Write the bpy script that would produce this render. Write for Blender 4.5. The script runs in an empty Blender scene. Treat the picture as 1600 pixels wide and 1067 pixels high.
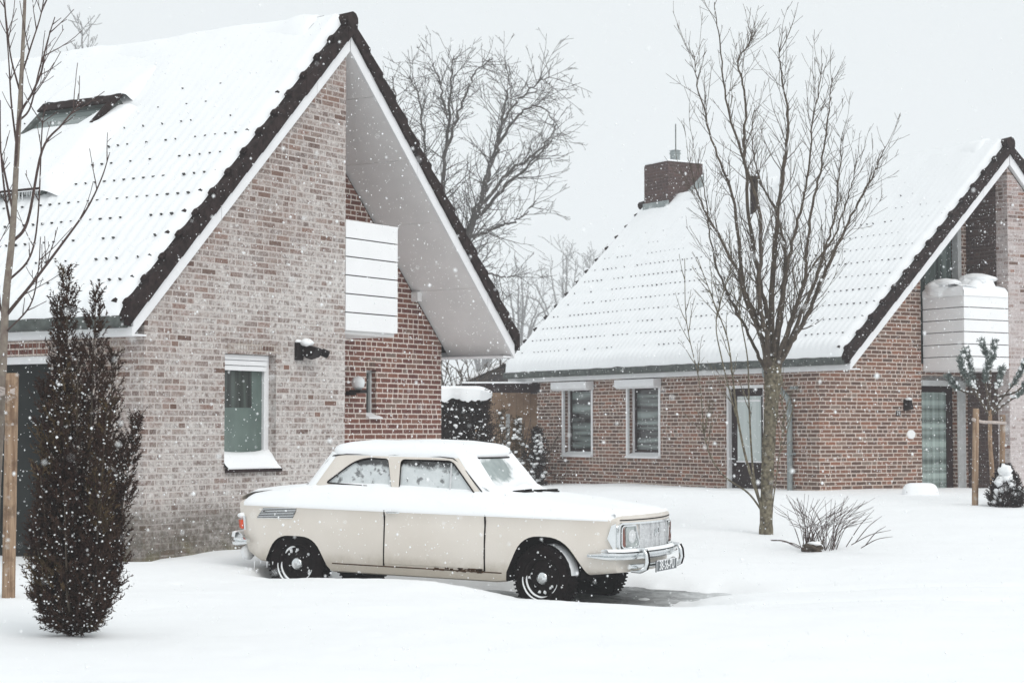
import bpy, bmesh, math, random
from math import sin, cos, pi, radians, sqrt, hypot, atan2
from mathutils import Vector, Matrix, noise
random.seed(7)
S = bpy.context.scene
COL = S.collection
EYE = 1.48

# ------------------------------------------------------------------ helpers
def clamp(x, a=0., b=1.): return a if x < a else b if x > b else x
def sm(a, b, x):
    t = clamp((x - a) / (b - a)); return t * t * (3 - 2 * t)
def lerp(a, b, t): return a + (b - a) * t
def interp(x, pts):
    if x <= pts[0][0]: return pts[0][1]
    for (x0, y0), (x1, y1) in zip(pts, pts[1:]):
        if x <= x1: return y0 + (y1 - y0) * (x - x0) / (x1 - x0)
    return pts[-1][1]
def nz(x, y=0., z=0.): return noise.noise(Vector((x, y, z)))

class MB:
    """collects faces for one mesh"""
    def __init__(s): s.v = []; s.f = []; s.m = []
    def add(s, vs, fs, mi=0):
        n = len(s.v); s.v += [tuple(v) for v in vs]
        for f in fs: s.f.append([n + i for i in f]); s.m.append(mi)
    def box(s, a, b, mi=0):
        (x0, y0, z0), (x1, y1, z1) = a, b
        s.add([(x0,y0,z0),(x1,y0,z0),(x1,y1,z0),(x0,y1,z0),(x0,y0,z1),(x1,y0,z1),(x1,y1,z1),(x0,y1,z1)],
              [(0,3,2,1),(4,5,6,7),(0,1,5,4),(1,2,6,5),(2,3,7,6),(3,0,4,7)], mi)
    def hexa(s, p, mi=0):
        s.add(p, [(0,3,2,1),(4,5,6,7),(0,1,5,4),(1,2,6,5),(2,3,7,6),(3,0,4,7)], mi)
    def prism(s, poly, fn, d0, d1, mi=0):
        """poly: 2D points; fn(p, q, d) -> 3D"""
        n = len(poly)
        vs = [fn(p, q, d0) for p, q in poly] + [fn(p, q, d1) for p, q in poly]
        fs = [tuple(range(n))[::-1], tuple(range(n, 2*n))] + [(i, (i+1) % n, n + (i+1) % n, n + i) for i in range(n)]
        s.add(vs, fs, mi)
    def tube(s, pts, rad, n=6, mi=0, cap=True):
        pts = [Vector(p) for p in pts]
        if not hasattr(rad, '__len__'): rad = [rad] * len(pts)
        vs = []; ref = None
        for i, p in enumerate(pts):
            d = (pts[min(i+1, len(pts)-1)] - pts[max(i-1, 0)])
            if d.length < 1e-9: d = Vector((0,0,1))
            d.normalize()
            if ref is None:
                ref = Vector((0,0,1)) if abs(d.z) < .9 else Vector((1,0,0))
            u = (ref - d * ref.dot(d))
            if u.length < 1e-6: u = d.orthogonal()
            u.normalize(); w = d.cross(u); ref = u
            for k in range(n):
                a = 2*pi*k/n; vs.append(p + (u*cos(a) + w*sin(a)) * rad[i])
        fs = []
        for i in range(len(pts)-1):
            for k in range(n):
                fs.append((i*n+k, i*n+(k+1) % n, (i+1)*n+(k+1) % n, (i+1)*n+k))
        if cap:
            fs.append(tuple(range(n))[::-1]); fs.append(tuple(range((len(pts)-1)*n, len(pts)*n)))
        s.add(vs, fs, mi)
    def lathe(s, prof, fn, n=24, mi=0, a0=0., a1=2*pi):
        """prof: (r, h); fn(x, y, h) -> 3D"""
        full = abs(a1 - a0 - 2*pi) < 1e-6
        m = n if full else n + 1
        vs = [fn(r*cos(a0+(a1-a0)*k/n), r*sin(a0+(a1-a0)*k/n), h) for r, h in prof for k in range(m)]
        fs = []
        for i in range(len(prof)-1):
            for k in range(n):
                k2 = (k+1) % m
                fs.append((i*m+k, i*m+k2, (i+1)*m+k2, (i+1)*m+k))
        s.add(vs, fs, mi)
    def grid(s, rows, mi=0, close=False):
        n = len(rows[0]); vs = [p for r in rows for p in r]; fs = []
        for i in range(len(rows)-1):
            for k in range(n if close else n-1):
                k2 = (k+1) % n
                fs.append((i*n+k, i*n+k2, (i+1)*n+k2, (i+1)*n+k))
        s.add(vs, fs, mi)
    def blob(s, c, r, seg=10, rings=6, wob=.15, mi=0, seed=0.):
        if not hasattr(r, '__len__'): r = (r, r, r)
        vs = []; fs = []
        for i in range(rings+1):
            t = pi*i/rings
            for k in range(seg):
                a = 2*pi*k/seg; d = Vector((sin(t)*cos(a), sin(t)*sin(a), cos(t)))
                w = 1 + wob*nz(d.x*1.7+seed, d.y*1.7+c[0]*3, d.z*1.7+c[2]*3)
                vs.append((c[0]+d.x*r[0]*w, c[1]+d.y*r[1]*w, c[2]+d.z*r[2]*w))
        for i in range(rings):
            for k in range(seg):
                fs.append((i*seg+k, (i+1)*seg+k, (i+1)*seg+(k+1) % seg, i*seg+(k+1) % seg))
        s.add(vs, fs, mi)
    def parts(s, name, mats, parent=None, **kw):
        """every connected piece becomes a mesh object of its own"""
        par = list(range(len(s.v)))
        def find(i):
            while par[i] != i: par[i] = par[par[i]]; i = par[i]
            return i
        for f in s.f:
            for i in f[1:]: par[find(i)] = find(f[0])
        grp = {}
        for f, mi in zip(s.f, s.m): grp.setdefault(find(f[0]), []).append((f, mi))
        out = []
        for fs in grp.values():
            m = MB(); ids = sorted({i for f, _ in fs for i in f}); ix = {i: k for k, i in enumerate(ids)}
            m.v = [s.v[i] for i in ids]; m.f = [[ix[i] for i in f] for f, _ in fs]; m.m = [mi for _, mi in fs]
            out.append(m.build(name, mats, parent, **kw))
        return out
    def build(s, name, mats, parent=None, smooth=None, fix=True, bevel=None):
        me = bpy.data.meshes.new(name)
        me.from_pydata(s.v, [], s.f)
        if not hasattr(mats, '__len__'): mats = [mats]
        for m in mats: me.materials.append(m)
        me.polygons.foreach_set('material_index', s.m)
        o = bpy.data.objects.new(name, me); COL.objects.link(o)
        if fix or bevel or smooth is not None:
            bm = bmesh.new(); bm.from_mesh(me)
            if fix:
                bmesh.ops.recalc_face_normals(bm, faces=bm.faces)
            if bevel:
                bmesh.ops.bevel(bm, geom=[e for e in bm.edges if e.is_manifold and e.calc_face_angle(0) > .6], offset=bevel, segments=2, affect='EDGES', profile=.6)
            if smooth is not None: smooth_bm(bm, smooth)
            bm.to_mesh(me); bm.free()
        if parent: o.parent = parent
        return o
def smooth_bm(bm, ang):
    for f in bm.faces: f.smooth = True
    for e in bm.edges:
        e.smooth = not (len(e.link_faces) == 2 and e.calc_face_angle(0) > ang)
def cut(o, cutters, parent=None, smooth=None):
    """boolean difference, done on world-identity objects"""
    for c in cutters:
        m = o.modifiers.new('b', 'BOOLEAN'); m.operation = 'DIFFERENCE'; m.object = c; m.solver = 'EXACT'
    bpy.context.view_layer.update()
    dg = bpy.context.evaluated_depsgraph_get()
    me = bpy.data.meshes.new_from_object(o.evaluated_get(dg))
    o.modifiers.clear(); o.data = me
    for c in cutters: bpy.data.objects.remove(c)
    if smooth is not None:
        bm = bmesh.new(); bm.from_mesh(me); smooth_bm(bm, smooth); bm.to_mesh(me); bm.free()
    if parent: o.parent = parent
    return o
def tag(o, label=None, cat=None, group=None, kind=None):
    if label: o['label'] = label
    if cat: o['category'] = cat
    if group: o['group'] = group
    if kind: o['kind'] = kind
    return o
def thing(name, label, cat, loc=(0,0,0), rz=0., group=None):
    o = bpy.data.objects.new(name, None); COL.objects.link(o)
    o.empty_display_size = .2; o.location = loc; o.rotation_euler = (0, 0, rz)
    return tag(o, label, cat, group)

# ------------------------------------------------------------------ materials
def lin(c): return c/12.92 if c <= .04045 else ((c+.055)/1.055)**2.4
def rgb(r, g, b): return (lin(r/255), lin(g/255), lin(b/255), 1)
class NT:
    def __init__(s, nt): s.t = nt
    def n(s, typ, **kw):
        o = s.t.nodes.new(typ)
        for k, v in kw.items():
            if k.startswith('i_'):
                key = k[2:]; key = int(key) if key.isdigit() else key.replace('_', ' ')
                if hasattr(v, 'is_output'): s.t.links.new(v, o.inputs[key])
                else: o.inputs[key].default_value = v
            else: setattr(o, k, v)
        return o
    def math(s, op, a, b=0., c=0., clamp=False):
        o = s.t.nodes.new('ShaderNodeMath'); o.operation = op; o.use_clamp = clamp
        for i, v in enumerate((a, b, c)):
            if hasattr(v, 'is_output'): s.t.links.new(v, o.inputs[i])
            else: o.inputs[i].default_value = v
        return o.outputs[0]
    def mix(s, fac, a, b, blend='MIX'):
        o = s.t.nodes.new('ShaderNodeMix'); o.data_type = 'RGBA'; o.blend_type = blend
        for i, v in ((0, fac), (6, a), (7, b)):
            if hasattr(v, 'is_output'): s.t.links.new(v, o.inputs[i])
            else: o.inputs[i].default_value = v
        return o.outputs[2]
    def ramp(s, fac, stops, interp='LINEAR'):
        o = s.t.nodes.new('ShaderNodeValToRGB'); o.color_ramp.interpolation = interp
        cr = o.color_ramp
        while len(cr.elements) < len(stops): cr.elements.new(.5)
        for e, (p, c) in zip(cr.elements, stops):
            e.position = p; e.color = c if hasattr(c, '__len__') else (c, c, c, 1)
        s.t.links.new(fac, o.inputs[0]); return o.outputs[0]
    def noise(s, vec, scale, detail=3., rough=.5, dim='3D'):
        o = s.t.nodes.new('ShaderNodeTexNoise'); o.noise_dimensions = dim
        if vec is not None: s.t.links.new(vec, o.inputs['Vector'])
        o.inputs['Scale'].default_value = scale; o.inputs['Detail'].default_value = detail; o.inputs['Roughness'].default_value = rough
        return o.outputs[0]
def new_mat(name):
    m = bpy.data.materials.new(name); m.use_nodes = True
    nt = NT(m.node_tree); b = m.node_tree.nodes['Principled BSDF']
    return m, nt, b
def mat(name, col, rough=.6, metal=0., var=.12, scale=8., bump=0., bscale=60., spec=.4, col2=None):
    """base colour with a mild mottling of its own, optional fine bump"""
    m, nt, b = new_mat(name)
    tc = nt.n('ShaderNodeTexCoord').outputs['Object']
    nf = nt.noise(tc, scale, 4.)
    c2 = col2 or tuple(c*(1-var*1.6) for c in col[:3]) + (1,)
    c = nt.mix(nt.ramp(nf, [(.3, 0.), (.7, 1.)]), c2, col)
    nt.t.links.new(c, b.inputs['Base Color'])
    b.inputs['Roughness'].default_value = rough; b.inputs['Metallic'].default_value = metal
    b.inputs['Specular IOR Level'].default_value = spec
    if bump:
        bp = nt.n('ShaderNodeBump', i_Strength=bump, i_Distance=.01, i_Height=nt.noise(tc, bscale, 3.))
        nt.t.links.new(bp.outputs[0], b.inputs['Normal'])
    return m

def brick_mat(name, tones, mortar, frost=None, bw=.215, rh=.0625, seed=0., darkbase=False):
    """courses of brick laid in random bond; tones: stops of a per-brick ramp.  frost: dict for a pale weathered, snow-blown coat"""
    m, nt, b = new_mat(name)
    tc = nt.n('ShaderNodeTexCoord').outputs['Object']
    geo = nt.n('ShaderNodeNewGeometry').outputs['True Normal']
    vt = nt.n('ShaderNodeVectorTransform', vector_type='NORMAL', convert_from='WORLD', convert_to='OBJECT', i_0=geo).outputs[0]
    sx = nt.n('ShaderNodeSeparateXYZ', i_0=tc); sn = nt.n('ShaderNodeSeparateXYZ', i_0=vt)
    side = nt.math('GREATER_THAN', nt.math('ABSOLUTE', sn.outputs[0]), nt.math('ABSOLUTE', sn.outputs[1]))
    u = nt.math('ADD', nt.math('MULTIPLY', sx.outputs[1], side), nt.math('MULTIPLY', sx.outputs[0], nt.math('SUBTRACT', 1., side)))
    u = nt.math('ADD', u, 20.+seed)
    v = nt.math('DIVIDE', nt.math('ADD', sx.outputs[2], 5.), rh)
    row = nt.math('FLOOR', v); fv = nt.math('FRACT', v)
    wr = nt.n('ShaderNodeTexWhiteNoise', noise_dimensions='1D', i_W=row)
    uo = nt.math('ADD', nt.math('DIVIDE', u, bw), nt.math('ADD', nt.math('MULTIPLY', row, .5), nt.math('MULTIPLY', wr.outputs[0], .25)))
    # every few stretchers one is halved into two headers
    cell = nt.math('FLOOR', uo); fu = nt.math('FRACT', uo)
    cv = nt.n('ShaderNodeCombineXYZ', i_0=cell, i_1=row, i_2=seed)
    half = nt.math('GREATER_THAN', nt.n('ShaderNodeTexWhiteNoise', i_Vector=cv.outputs[0]).outputs[0], .74)
    fu2 = nt.math('FRACT', nt.math('MULTIPLY', fu, 2.))
    fuh = nt.math('ADD', nt.math('MULTIPLY', fu2, half), nt.math('MULTIPLY', fu, nt.math('SUBTRACT', 1., half)))
    wid = nt.math('SUBTRACT', bw, nt.math('MULTIPLY', half, bw*.5))
    sub = nt.math('MULTIPLY', half, nt.math('GREATER_THAN', fu, .5))
    cid = nt.n('ShaderNodeCombineXYZ', i_0=nt.math('ADD', cell, nt.math('MULTIPLY', sub, .37)), i_1=row, i_2=seed+3.)
    wn = nt.n('ShaderNodeTexWhiteNoise', i_Vector=cid.outputs[0])
    wob = nt.math('MULTIPLY', nt.math('SUBTRACT', nt.noise(tc, 45., 2.), .5), .007)
    du = nt.math('MULTIPLY', nt.math('MINIMUM', fuh, nt.math('SUBTRACT', 1., fuh)), wid)
    dv = nt.math('MULTIPLY', nt.math('MINIMUM', fv, nt.math('SUBTRACT', 1., fv)), rh)
    dist = nt.math('ADD', nt.math('MINIMUM', du, dv), wob)
    mask = nt.n('ShaderNodeMapRange', interpolation_type='SMOOTHSTEP', i_0=dist, i_1=.0058, i_2=.0098).outputs[0]
    bc = nt.ramp(wn.outputs[0], tones)
    grain = nt.noise(tc, 70., 4., .65)
    bc = nt.mix(nt.math('MULTIPLY', nt.ramp(grain, [(.45, 0.), (.72, 1.)]), .5), bc, (.30, .25, .22, 1))
    bc = nt.mix(nt.math('MULTIPLY', nt.ramp(nt.noise(tc, 33., 3.), [(.5, 0.), (.75, 1.)]), .45), bc, (.06, .04, .035, 1))
    big = nt.noise(tc, .9, 4., .6)
    mc = nt.mix(nt.ramp(nt.noise(tc, 25., 3.), [(.35, 0.), (.7, 1.)]), mortar, tuple(c*.72 for c in mortar[:3])+(1,))
    if frost:
        h = nt.n('ShaderNodeMapRange', i_0=sx.outputs[2], i_1=frost['z0'], i_2=frost['z1'], i_3=frost['f0'], i_4=frost['f1']).outputs[0]
        am = nt.math('ADD', h, nt.math('MULTIPLY', nt.math('SUBTRACT', big, .5), 1.7))
        if 'right' in frost:
            am = nt.math('ADD', am, nt.n('ShaderNodeMapRange', i_0=sx.outputs[0], i_1=frost['right'][0], i_2=frost['right'][1], i_3=frost['right'][2], i_4=frost['right'][3]).outputs[0])
        per = nt.math('SUBTRACT', nt.ramp(nt.n('ShaderNodeTexWhiteNoise', i_Vector=nt.n('ShaderNodeVectorMath', operation='ADD', i_0=cid.outputs[0], i_1=(7.3, 1.7, 2.2)).outputs[0]).outputs[0], [(.0, .1), (.025, .15), (.06, .48), (.35, .76), (.7, .95), (1., 1.12)], 'LINEAR'), .62)
        fine = nt.math('MULTIPLY', nt.math('SUBTRACT', nt.noise(tc, 30., 6., .8), .5), 2.8)
        fa = nt.math('ADD', nt.math('ADD', am, per), fine, clamp=True)
        red = nt.math('LESS_THAN', nt.n('ShaderNodeTexWhiteNoise', i_Vector=nt.n('ShaderNodeVectorMath', operation='ADD', i_0=cid.outputs[0], i_1=(7.3, 1.7, 2.2)).outputs[0]).outputs[0], frost.get('bare', .02))
        fa = nt.math('MULTIPLY', fa, nt.math('SUBTRACT', 1., nt.math('MULTIPLY', red, .85)))
        fc = nt.mix(nt.ramp(nt.noise(tc, 17., 5., .75), [(.38, 0.), (.58, 1.)]), frost['c0'], frost['c1'])
        bc = nt.mix(fa, bc, fc)
        mc = nt.mix(nt.math('MULTIPLY', am, .8, clamp=True), mc, frost['m'])
    c = nt.mix(mask, mc, bc)
    if darkbase:
        # damp, mossy foot of the wall: a stain with a ragged edge of its own
        e = nt.math('ADD', sx.outputs[2], nt.math('MULTIPLY', nt.math('SUBTRACT', nt.noise(tc, 2.2, 4., .6), .5), .5))
        st = nt.n('ShaderNodeMapRange', interpolation_type='SMOOTHSTEP', i_0=e, i_1=.85, i_2=.45, i_3=0., i_4=.88).outputs[0]
        c = nt.mix(nt.math('MULTIPLY', st, nt.ramp(nt.noise(tc, 9., 4., .7), [(.3, .35), (.6, 1.)])), c, (.09, .078, .06, 1))
        c = nt.mix(nt.math('MULTIPLY', nt.n('ShaderNodeMapRange', interpolation_type='SMOOTHSTEP', i_0=e, i_1=.42, i_2=.2, i_3=0., i_4=.6).outputs[0], nt.ramp(nt.noise(tc, 5., 3.), [(.4, 0.), (.6, 1.)])), c, (.13, .12, .045, 1))
    nt.t.links.new(c, b.inputs['Base Color'])
    b.inputs['Roughness'].default_value = .9; b.inputs['Specular IOR Level'].default_value = .2
    hgt = nt.math('ADD', mask, nt.math('MULTIPLY', grain, .35))
    bp = nt.n('ShaderNodeBump', i_Strength=.5, i_Distance=.006, i_Height=hgt)
    nt.t.links.new(bp.outputs[0], b.inputs['Normal'])
    return m

M = {}
M['snow'] = mat('snow', (.915, .928, .938, 1), .75, var=.015, scale=3., bump=.12, bscale=40., spec=.15)
M['roof_snow'] = mat('roof_snow', (.875, .889, .90, 1), .75, var=.012, scale=2., bump=.2, bscale=28., spec=.15)
M['tile'] = mat('dark_roof_tile', (.040, .027, .0255, 1), .75, var=.4, scale=14., bump=.4, bscale=50., spec=.08)
M['nose'] = mat('snowy_tile_nose', (.11, .105, .105, 1), .8, var=.5, scale=30., spec=.05)
M['white'] = mat('white_paint', (.80, .80, .81, 1), .45, var=.04, scale=5.)
M['board'] = mat('white_boards', (.86, .86, .865, 1), .5, var=.03, scale=3.)
M['soffit'] = mat('soffit_panel', (.84, .825, .82, 1), .7, var=.06, scale=2.5, bump=.05)
M['zinc'] = mat('zinc_gutter', (.115, .128, .12, 1), .6, var=.35, scale=12., spec=.15)
M['dark'] = mat('dark_gap', (.018, .012, .012, 1), .9, var=.2, spec=.05)
M['darkwood'] = mat('dark_brown_paint', (.032, .018, .018, 1), .6, var=.25, scale=12., spec=.12)
M['door_dark'] = mat('dark_green_door', (.020, .023, .022, 1), .6, var=.4, scale=2.5, spec=.12)
M['post'] = mat('pale_grey_post', (.55, .56, .56, 1), .6, var=.12, scale=12.)
M['lead'] = mat('lead_flashing', (.30, .335, .335, 1), .6, var=.2, scale=9.)
M['lamp_black'] = mat('black_metal', (.016, .011, .011, 1), .5, var=.3, spec=.15)
M['opal'] = mat('opal_glass', (.80, .82, .83, 1), .25, var=.02)
def wood_mat():
    m, nt, b = new_mat('weathered_round_wood')
    tc = nt.n('ShaderNodeTexCoord').outputs['Object']; mp = nt.n('ShaderNodeMapping', i_Vector=tc); mp.inputs['Scale'].default_value = (40., 40., 2.5)
    n1 = nt.noise(mp.outputs[0], 1., 5., .65); n2 = nt.noise(tc, 5., 4., .65)
    c = nt.mix(nt.ramp(n1, [(.35, 0.), (.65, 1.)]), (.20, .125, .08, 1), (.40, .29, .20, 1))
    c = nt.mix(nt.ramp(n2, [(.52, 0.), (.68, .8)]), c, (.12, .075, .05, 1)); c = nt.mix(nt.ramp(nt.noise(tc, 9., 5., .7), [(.58, 0.), (.7, .6)]), c, (.50, .47, .44, 1))
    nt.t.links.new(c, b.inputs['Base Color']); b.inputs['Roughness'].default_value = .9; b.inputs['Specular IOR Level'].default_value = .1
    bp = nt.n('ShaderNodeBump', i_Strength=.6, i_Distance=.01, i_Height=n1); nt.t.links.new(bp.outputs[0], b.inputs['Normal'])
    return m
M['stake'] = wood_mat()
M['rope'] = mat('pale_strap', (.55, .47, .43, 1), .9, var=.2, scale=30.)
M['bark'] = mat('sapling_bark', (.155, .118, .10, 1), .85, var=.3, scale=22., bump=.4, col2=(.24, .21, .17, 1))
M['twig_red'] = mat('brown_twig', (.085, .052, .045, 1), .8, var=.3, scale=30.)
M['bark_moss'] = mat('mossy_bark', (.24, .212, .15, 1), .95, var=.4, scale=26., bump=1., bscale=45., spec=.05, col2=(.060, .050, .040, 1))
M['limb'] = mat('dark_limb_bark', (.105, .082, .060, 1), .9, var=.4, scale=20., bump=.4, col2=(.055, .042, .034, 1))
M['far_bark'] = mat('grey_brown_bark', (.10, .088, .080, 1), .9, var=.3, scale=4.)
M['yew'] = mat('dark_yew_needles', (.034, .018, .0155, 1), .8, var=.5, scale=6., spec=.05, col2=(.055, .034, .024, 1))
M['yew_light'] = mat('olive_yew_needles', (.12, .082, .045, 1), .8, var=.4, scale=6., spec=.05)
M['hedge'] = mat('dark_hedge_leaf', (.022, .0135, .0135, 1), .8, var=.5, scale=5., spec=.05, col2=(.05, .036, .032, 1))
M['frosty'] = mat('frosted_needles', (.085, .105, .095, 1), .85, var=.5, scale=25., spec=.05, col2=(.26, .30, .285, 1))
def slush_mat():
    m, nt, b = new_mat('icy_driveway')
    tc = nt.n('ShaderNodeTexCoord').outputs['Object']; sx = nt.n('ShaderNodeSeparateXYZ', i_0=tc)
    a = nt.math('SUBTRACT', nt.math('MULTIPLY', nt.math('SUBTRACT', sx.outputs[0], .5286), .9135), nt.math('MULTIPLY', nt.math('SUBTRACT', sx.outputs[1], 17.164), .4067))
    n1 = nt.noise(tc, 2.6, 6., .65); n2 = nt.noise(tc, 11., 5., .7)
    d = nt.n('ShaderNodeMapRange', interpolation_type='SMOOTHSTEP', i_0=nt.math('ADD', a, nt.math('MULTIPLY', nt.math('SUBTRACT', n1, .5), 1.6)), i_1=.35, i_2=1.7).outputs[0]
    d = nt.math('ADD', d, nt.ramp(n2, [(.45, 0.), (.75, .5)]), clamp=True)
    c = nt.mix(nt.ramp(n1, [(.35, 0.), (.65, 1.)]), (.15, .15, .148, 1), (.30, .31, .31, 1))
    c = nt.mix(d, c, (.74, .76, .77, 1))
    nt.t.links.new(c, b.inputs['Base Color']); b.inputs['Roughness'].default_value = .7; b.inputs['Specular IOR Level'].default_value = .2
    bp = nt.n('ShaderNodeBump', i_Strength=.5, i_Distance=.02, i_Height=n2); nt.t.links.new(bp.outputs[0], b.inputs['Normal'])
    return m
M['asphalt'] = slush_mat()
M['fence'] = mat('tan_fence_wood', (.40, .275, .185, 1), .8, var=.3, scale=6., bump=.2, col2=(.30, .19, .12, 1))
M['shed'] = mat('dark_grey_shed', (.085, .075, .075, 1), .8, var=.3, scale=10.)
def paint_mat():
    m, nt, b = new_mat('cream_car_paint')
    tc = nt.n('ShaderNodeTexCoord').outputs['Object']; sx = nt.n('ShaderNodeSeparateXYZ', i_0=tc)
    c = nt.mix(nt.ramp(nt.noise(tc, 2.2, 4.), [(.35, 0.), (.7, 1.)]), rgb(213, 205, 195), rgb(221, 214, 205))
    e = nt.math('ADD', sx.outputs[2], nt.math('MULTIPLY', nt.math('SUBTRACT', nt.noise(tc, 6., 5., .7), .5), .22))
    d = nt.n('ShaderNodeMapRange', interpolation_type='SMOOTHSTEP', i_0=e, i_1=.46, i_2=.27, i_3=0., i_4=.6).outputs[0]
    c = nt.mix(d, c, (.36, .31, .235, 1))      # road salt and mud along the sills
    sp = nt.ramp(nt.noise(tc, 90., 2.), [(.66, 0.), (.72, .5)])
    c = nt.mix(nt.math('MULTIPLY', sp, d), c, (.12, .08, .05, 1))
    nt.t.links.new(c, b.inputs['Base Color']); b.inputs['Roughness'].default_value = .38
    bp = nt.n('ShaderNodeBump', i_Strength=.06, i_Distance=.02, i_Height=nt.noise(tc, 3.5, 2.)); nt.t.links.new(bp.outputs[0], b.inputs['Normal'])
    return m
M['cream'] = paint_mat()
M['chrome'] = mat('chrome', (.80, .82, .83, 1), .16, metal=1., var=.05, scale=30.)
M['silver'] = mat('frosted_silver_grille', (.72, .73, .74, 1), .5, metal=.15, var=.2, scale=40.)
M['rubber'] = mat('black_rubber', (.013, .008, .008, 1), .8, var=.4, scale=20., bump=.3, spec=.06)
M['rim'] = mat('black_steel_rim', (.015, .009, .009, 1), .6, var=.4, scale=30., spec=.1)
M['under'] = mat('dark_underbody', (.012, .008, .008, 1), .9, var=.3, spec=.03)
M['amber'] = mat('brown_indicator_lens', (.20, .075, .055, 1), .2, var=.2, scale=30.)
M['red_lens'] = mat('red_orange_lens', (.72, .09, .035, 1), .2, var=.1)
M['lens'] = mat('headlight_lens', (.55, .58, .575, 1), .12, metal=.35, var=.4, scale=16., col2=(.28, .31, .30, 1))
M['plate'] = mat('dark_number_plate', (.085, .095, .105, 1), .5, var=.3, scale=40., col2=(.12, .13, .14, 1))
M['plate_white'] = mat('plate_characters', (.86, .87, .88, 1), .5, var=.02)
M['rust'] = mat('rust', (.10, .05, .022, 1), .9, var=.5, scale=40.)
M['concrete'] = mat('grey_render', (.40, .39, .385, 1), .9, var=.15)
M['terracotta'] = mat('terracotta', (.33, .13, .08, 1), .8, var=.2)

RED = [(0., (.150, .050, .038, 1)), (.25, (.105, .032, .027, 1)), (.5, (.19, .068, .045, 1)), (.7, (.13, .042, .034, 1)), (.88, (.215, .085, .055, 1)), (1., (.17, .12, .10, 1))]
DULL = [(0., (.160, .080, .058, 1)), (.25, (.085, .048, .038, 1)), (.45, (.225, .098, .062, 1)), (.65, (.115, .074, .058, 1)), (.85, (.275, .112, .066, 1)), (1., (.21, .165, .135, 1))]
M['brick_red'] = brick_mat('red_brick', RED, (.70, .61, .55, 1), seed=1.)
M['brick_dull'] = brick_mat('brown_red_brick', DULL, (.66, .565, .50, 1), seed=2.)
M['brick_dark'] = brick_mat('dark_brick', [(0., (.060, .030, .028, 1)), (.5, (.040, .022, .022, 1)), (1., (.085, .045, .04, 1))], (.12, .09, .085, 1), seed=3.)  # chimney brick; on the return wall its shade is put into these tones
M['brick_white'] = brick_mat('frosted_brick', [(0., (.12, .068, .052, 1)), (.3, (.20, .125, .10, 1)), (.5, (.095, .056, .046, 1)), (.7, (.20, .098, .068, 1)), (.85, (.28, .21, .18, 1)), (1., (.13, .085, .07, 1))], (.50, .44, .41, 1),
    frost=dict(z0=1.0, z1=5.4, f0=.62, f1=-.16, right=(.2, 3.0, -.14, .26), c0=(.22, .182, .165, 1), c1=(.64, .61, .59, 1), m=(.68, .645, .625, 1), bare=.012), seed=4., darkbase=True)
M['brick_side'] = brick_mat('weathered_side_brick', [(0., (.125, .062, .048, 1)), (.4, (.10, .055, .045, 1)), (.7, (.16, .09, .065, 1)), (1., (.20, .15, .125, 1))], (.45, .39, .345, 1),
    frost=dict(z0=.3, z1=2.2, f0=.8, f1=.15, c0=(.46, .42, .39, 1), c1=(.68, .65, .63, 1), m=(.62, .57, .54, 1), bare=.05), seed=5., darkbase=True)
M['brick_pale'] = brick_mat('pale_frosted_brick', DULL, (.50, .44, .42, 1),
    frost=dict(z0=1., z1=6., f0=.85, f1=.25, c0=(.40, .345, .335, 1), c1=(.58, .53, .525, 1), m=(.58, .53, .52, 1), bare=.02), seed=6.)

def glass_mat(name, base, streak, scale=(30., 1., 2.), amt=.6, rough=.08):
    """window pane: dark glossy glass with what hangs behind it (curtain folds, blind slats) or reflects in it painted as soft bands"""
    m, nt, b = new_mat(name)
    tc = nt.n('ShaderNodeTexCoord').outputs['Object']
    mp = nt.n('ShaderNodeMapping', i_Vector=tc); mp.inputs['Scale'].default_value = scale
    nf = nt.noise(mp.outputs[0], 1., 3.)
    c = nt.mix(nt.math('MULTIPLY', nt.ramp(nf, [(.38, 0.), (.64, 1.)]), amt), base, streak)
    nt.t.links.new(c, b.inputs['Base Color']); b.inputs['Roughness'].default_value = rough; b.inputs['Specular IOR Level'].default_value = .5
    return m
M['glass'] = glass_mat('dark_window_glass', (.030, .038, .036, 1), (.20, .25, .235, 1), (9., 9., .7))
M['glass_green'] = glass_mat('green_window_glass', (.085, .118, .105, 1), (.17, .22, .20, 1), (3., 3., 2.))
M['glass_blind'] = glass_mat('window_with_blind', (.022, .018, .018, 1), (.36, .43, .41, 1), (.6, .6, 11.), .62)
M['glass_pale'] = glass_mat('pale_curtained_glass', (.42, .475, .465, 1), (.60, .64, .63, 1), (8., 8., .4))
M['sky_glass'] = glass_mat('roof_window_glass', (.13, .155, .15, 1), (.30, .345, .34, 1), (24., 1., 24.), .8)
M['glass_reflection'] = glass_mat('window_with_painted_reflection', (.020, .022, .020, 1), (.085, .105, .095, 1), (14., 14., 1.), .8)  # dark branch reflection painted into the glass colour as streaks
def plaid_mat():
    m, nt, b = new_mat('plaid_curtain_behind_glass')
    tc = nt.n('ShaderNodeTexCoord').outputs['Object']; sx = nt.n('ShaderNodeSeparateXYZ', i_0=tc)
    def band(o, sc, ph): return nt.ramp(nt.noise(nt.n('ShaderNodeCombineXYZ', i_0=nt.math('MULTIPLY', o, sc), i_1=ph).outputs[0], 1., 2.), [(.36, 0.), (.62, 1.)])
    a = band(sx.outputs[0], 16., 1.); z = band(sx.outputs[2], 7.5, 5.)
    c = nt.mix(nt.math('MULTIPLY', nt.math('ADD', nt.math('MULTIPLY', z, .62), nt.math('MULTIPLY', a, .38)), 1.), (.030, .042, .038, 1), (.44, .53, .50, 1))
    nt.t.links.new(c, b.inputs['Base Color']); b.inputs['Roughness'].default_value = .12
    return m
M['plaid'] = plaid_mat()
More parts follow.
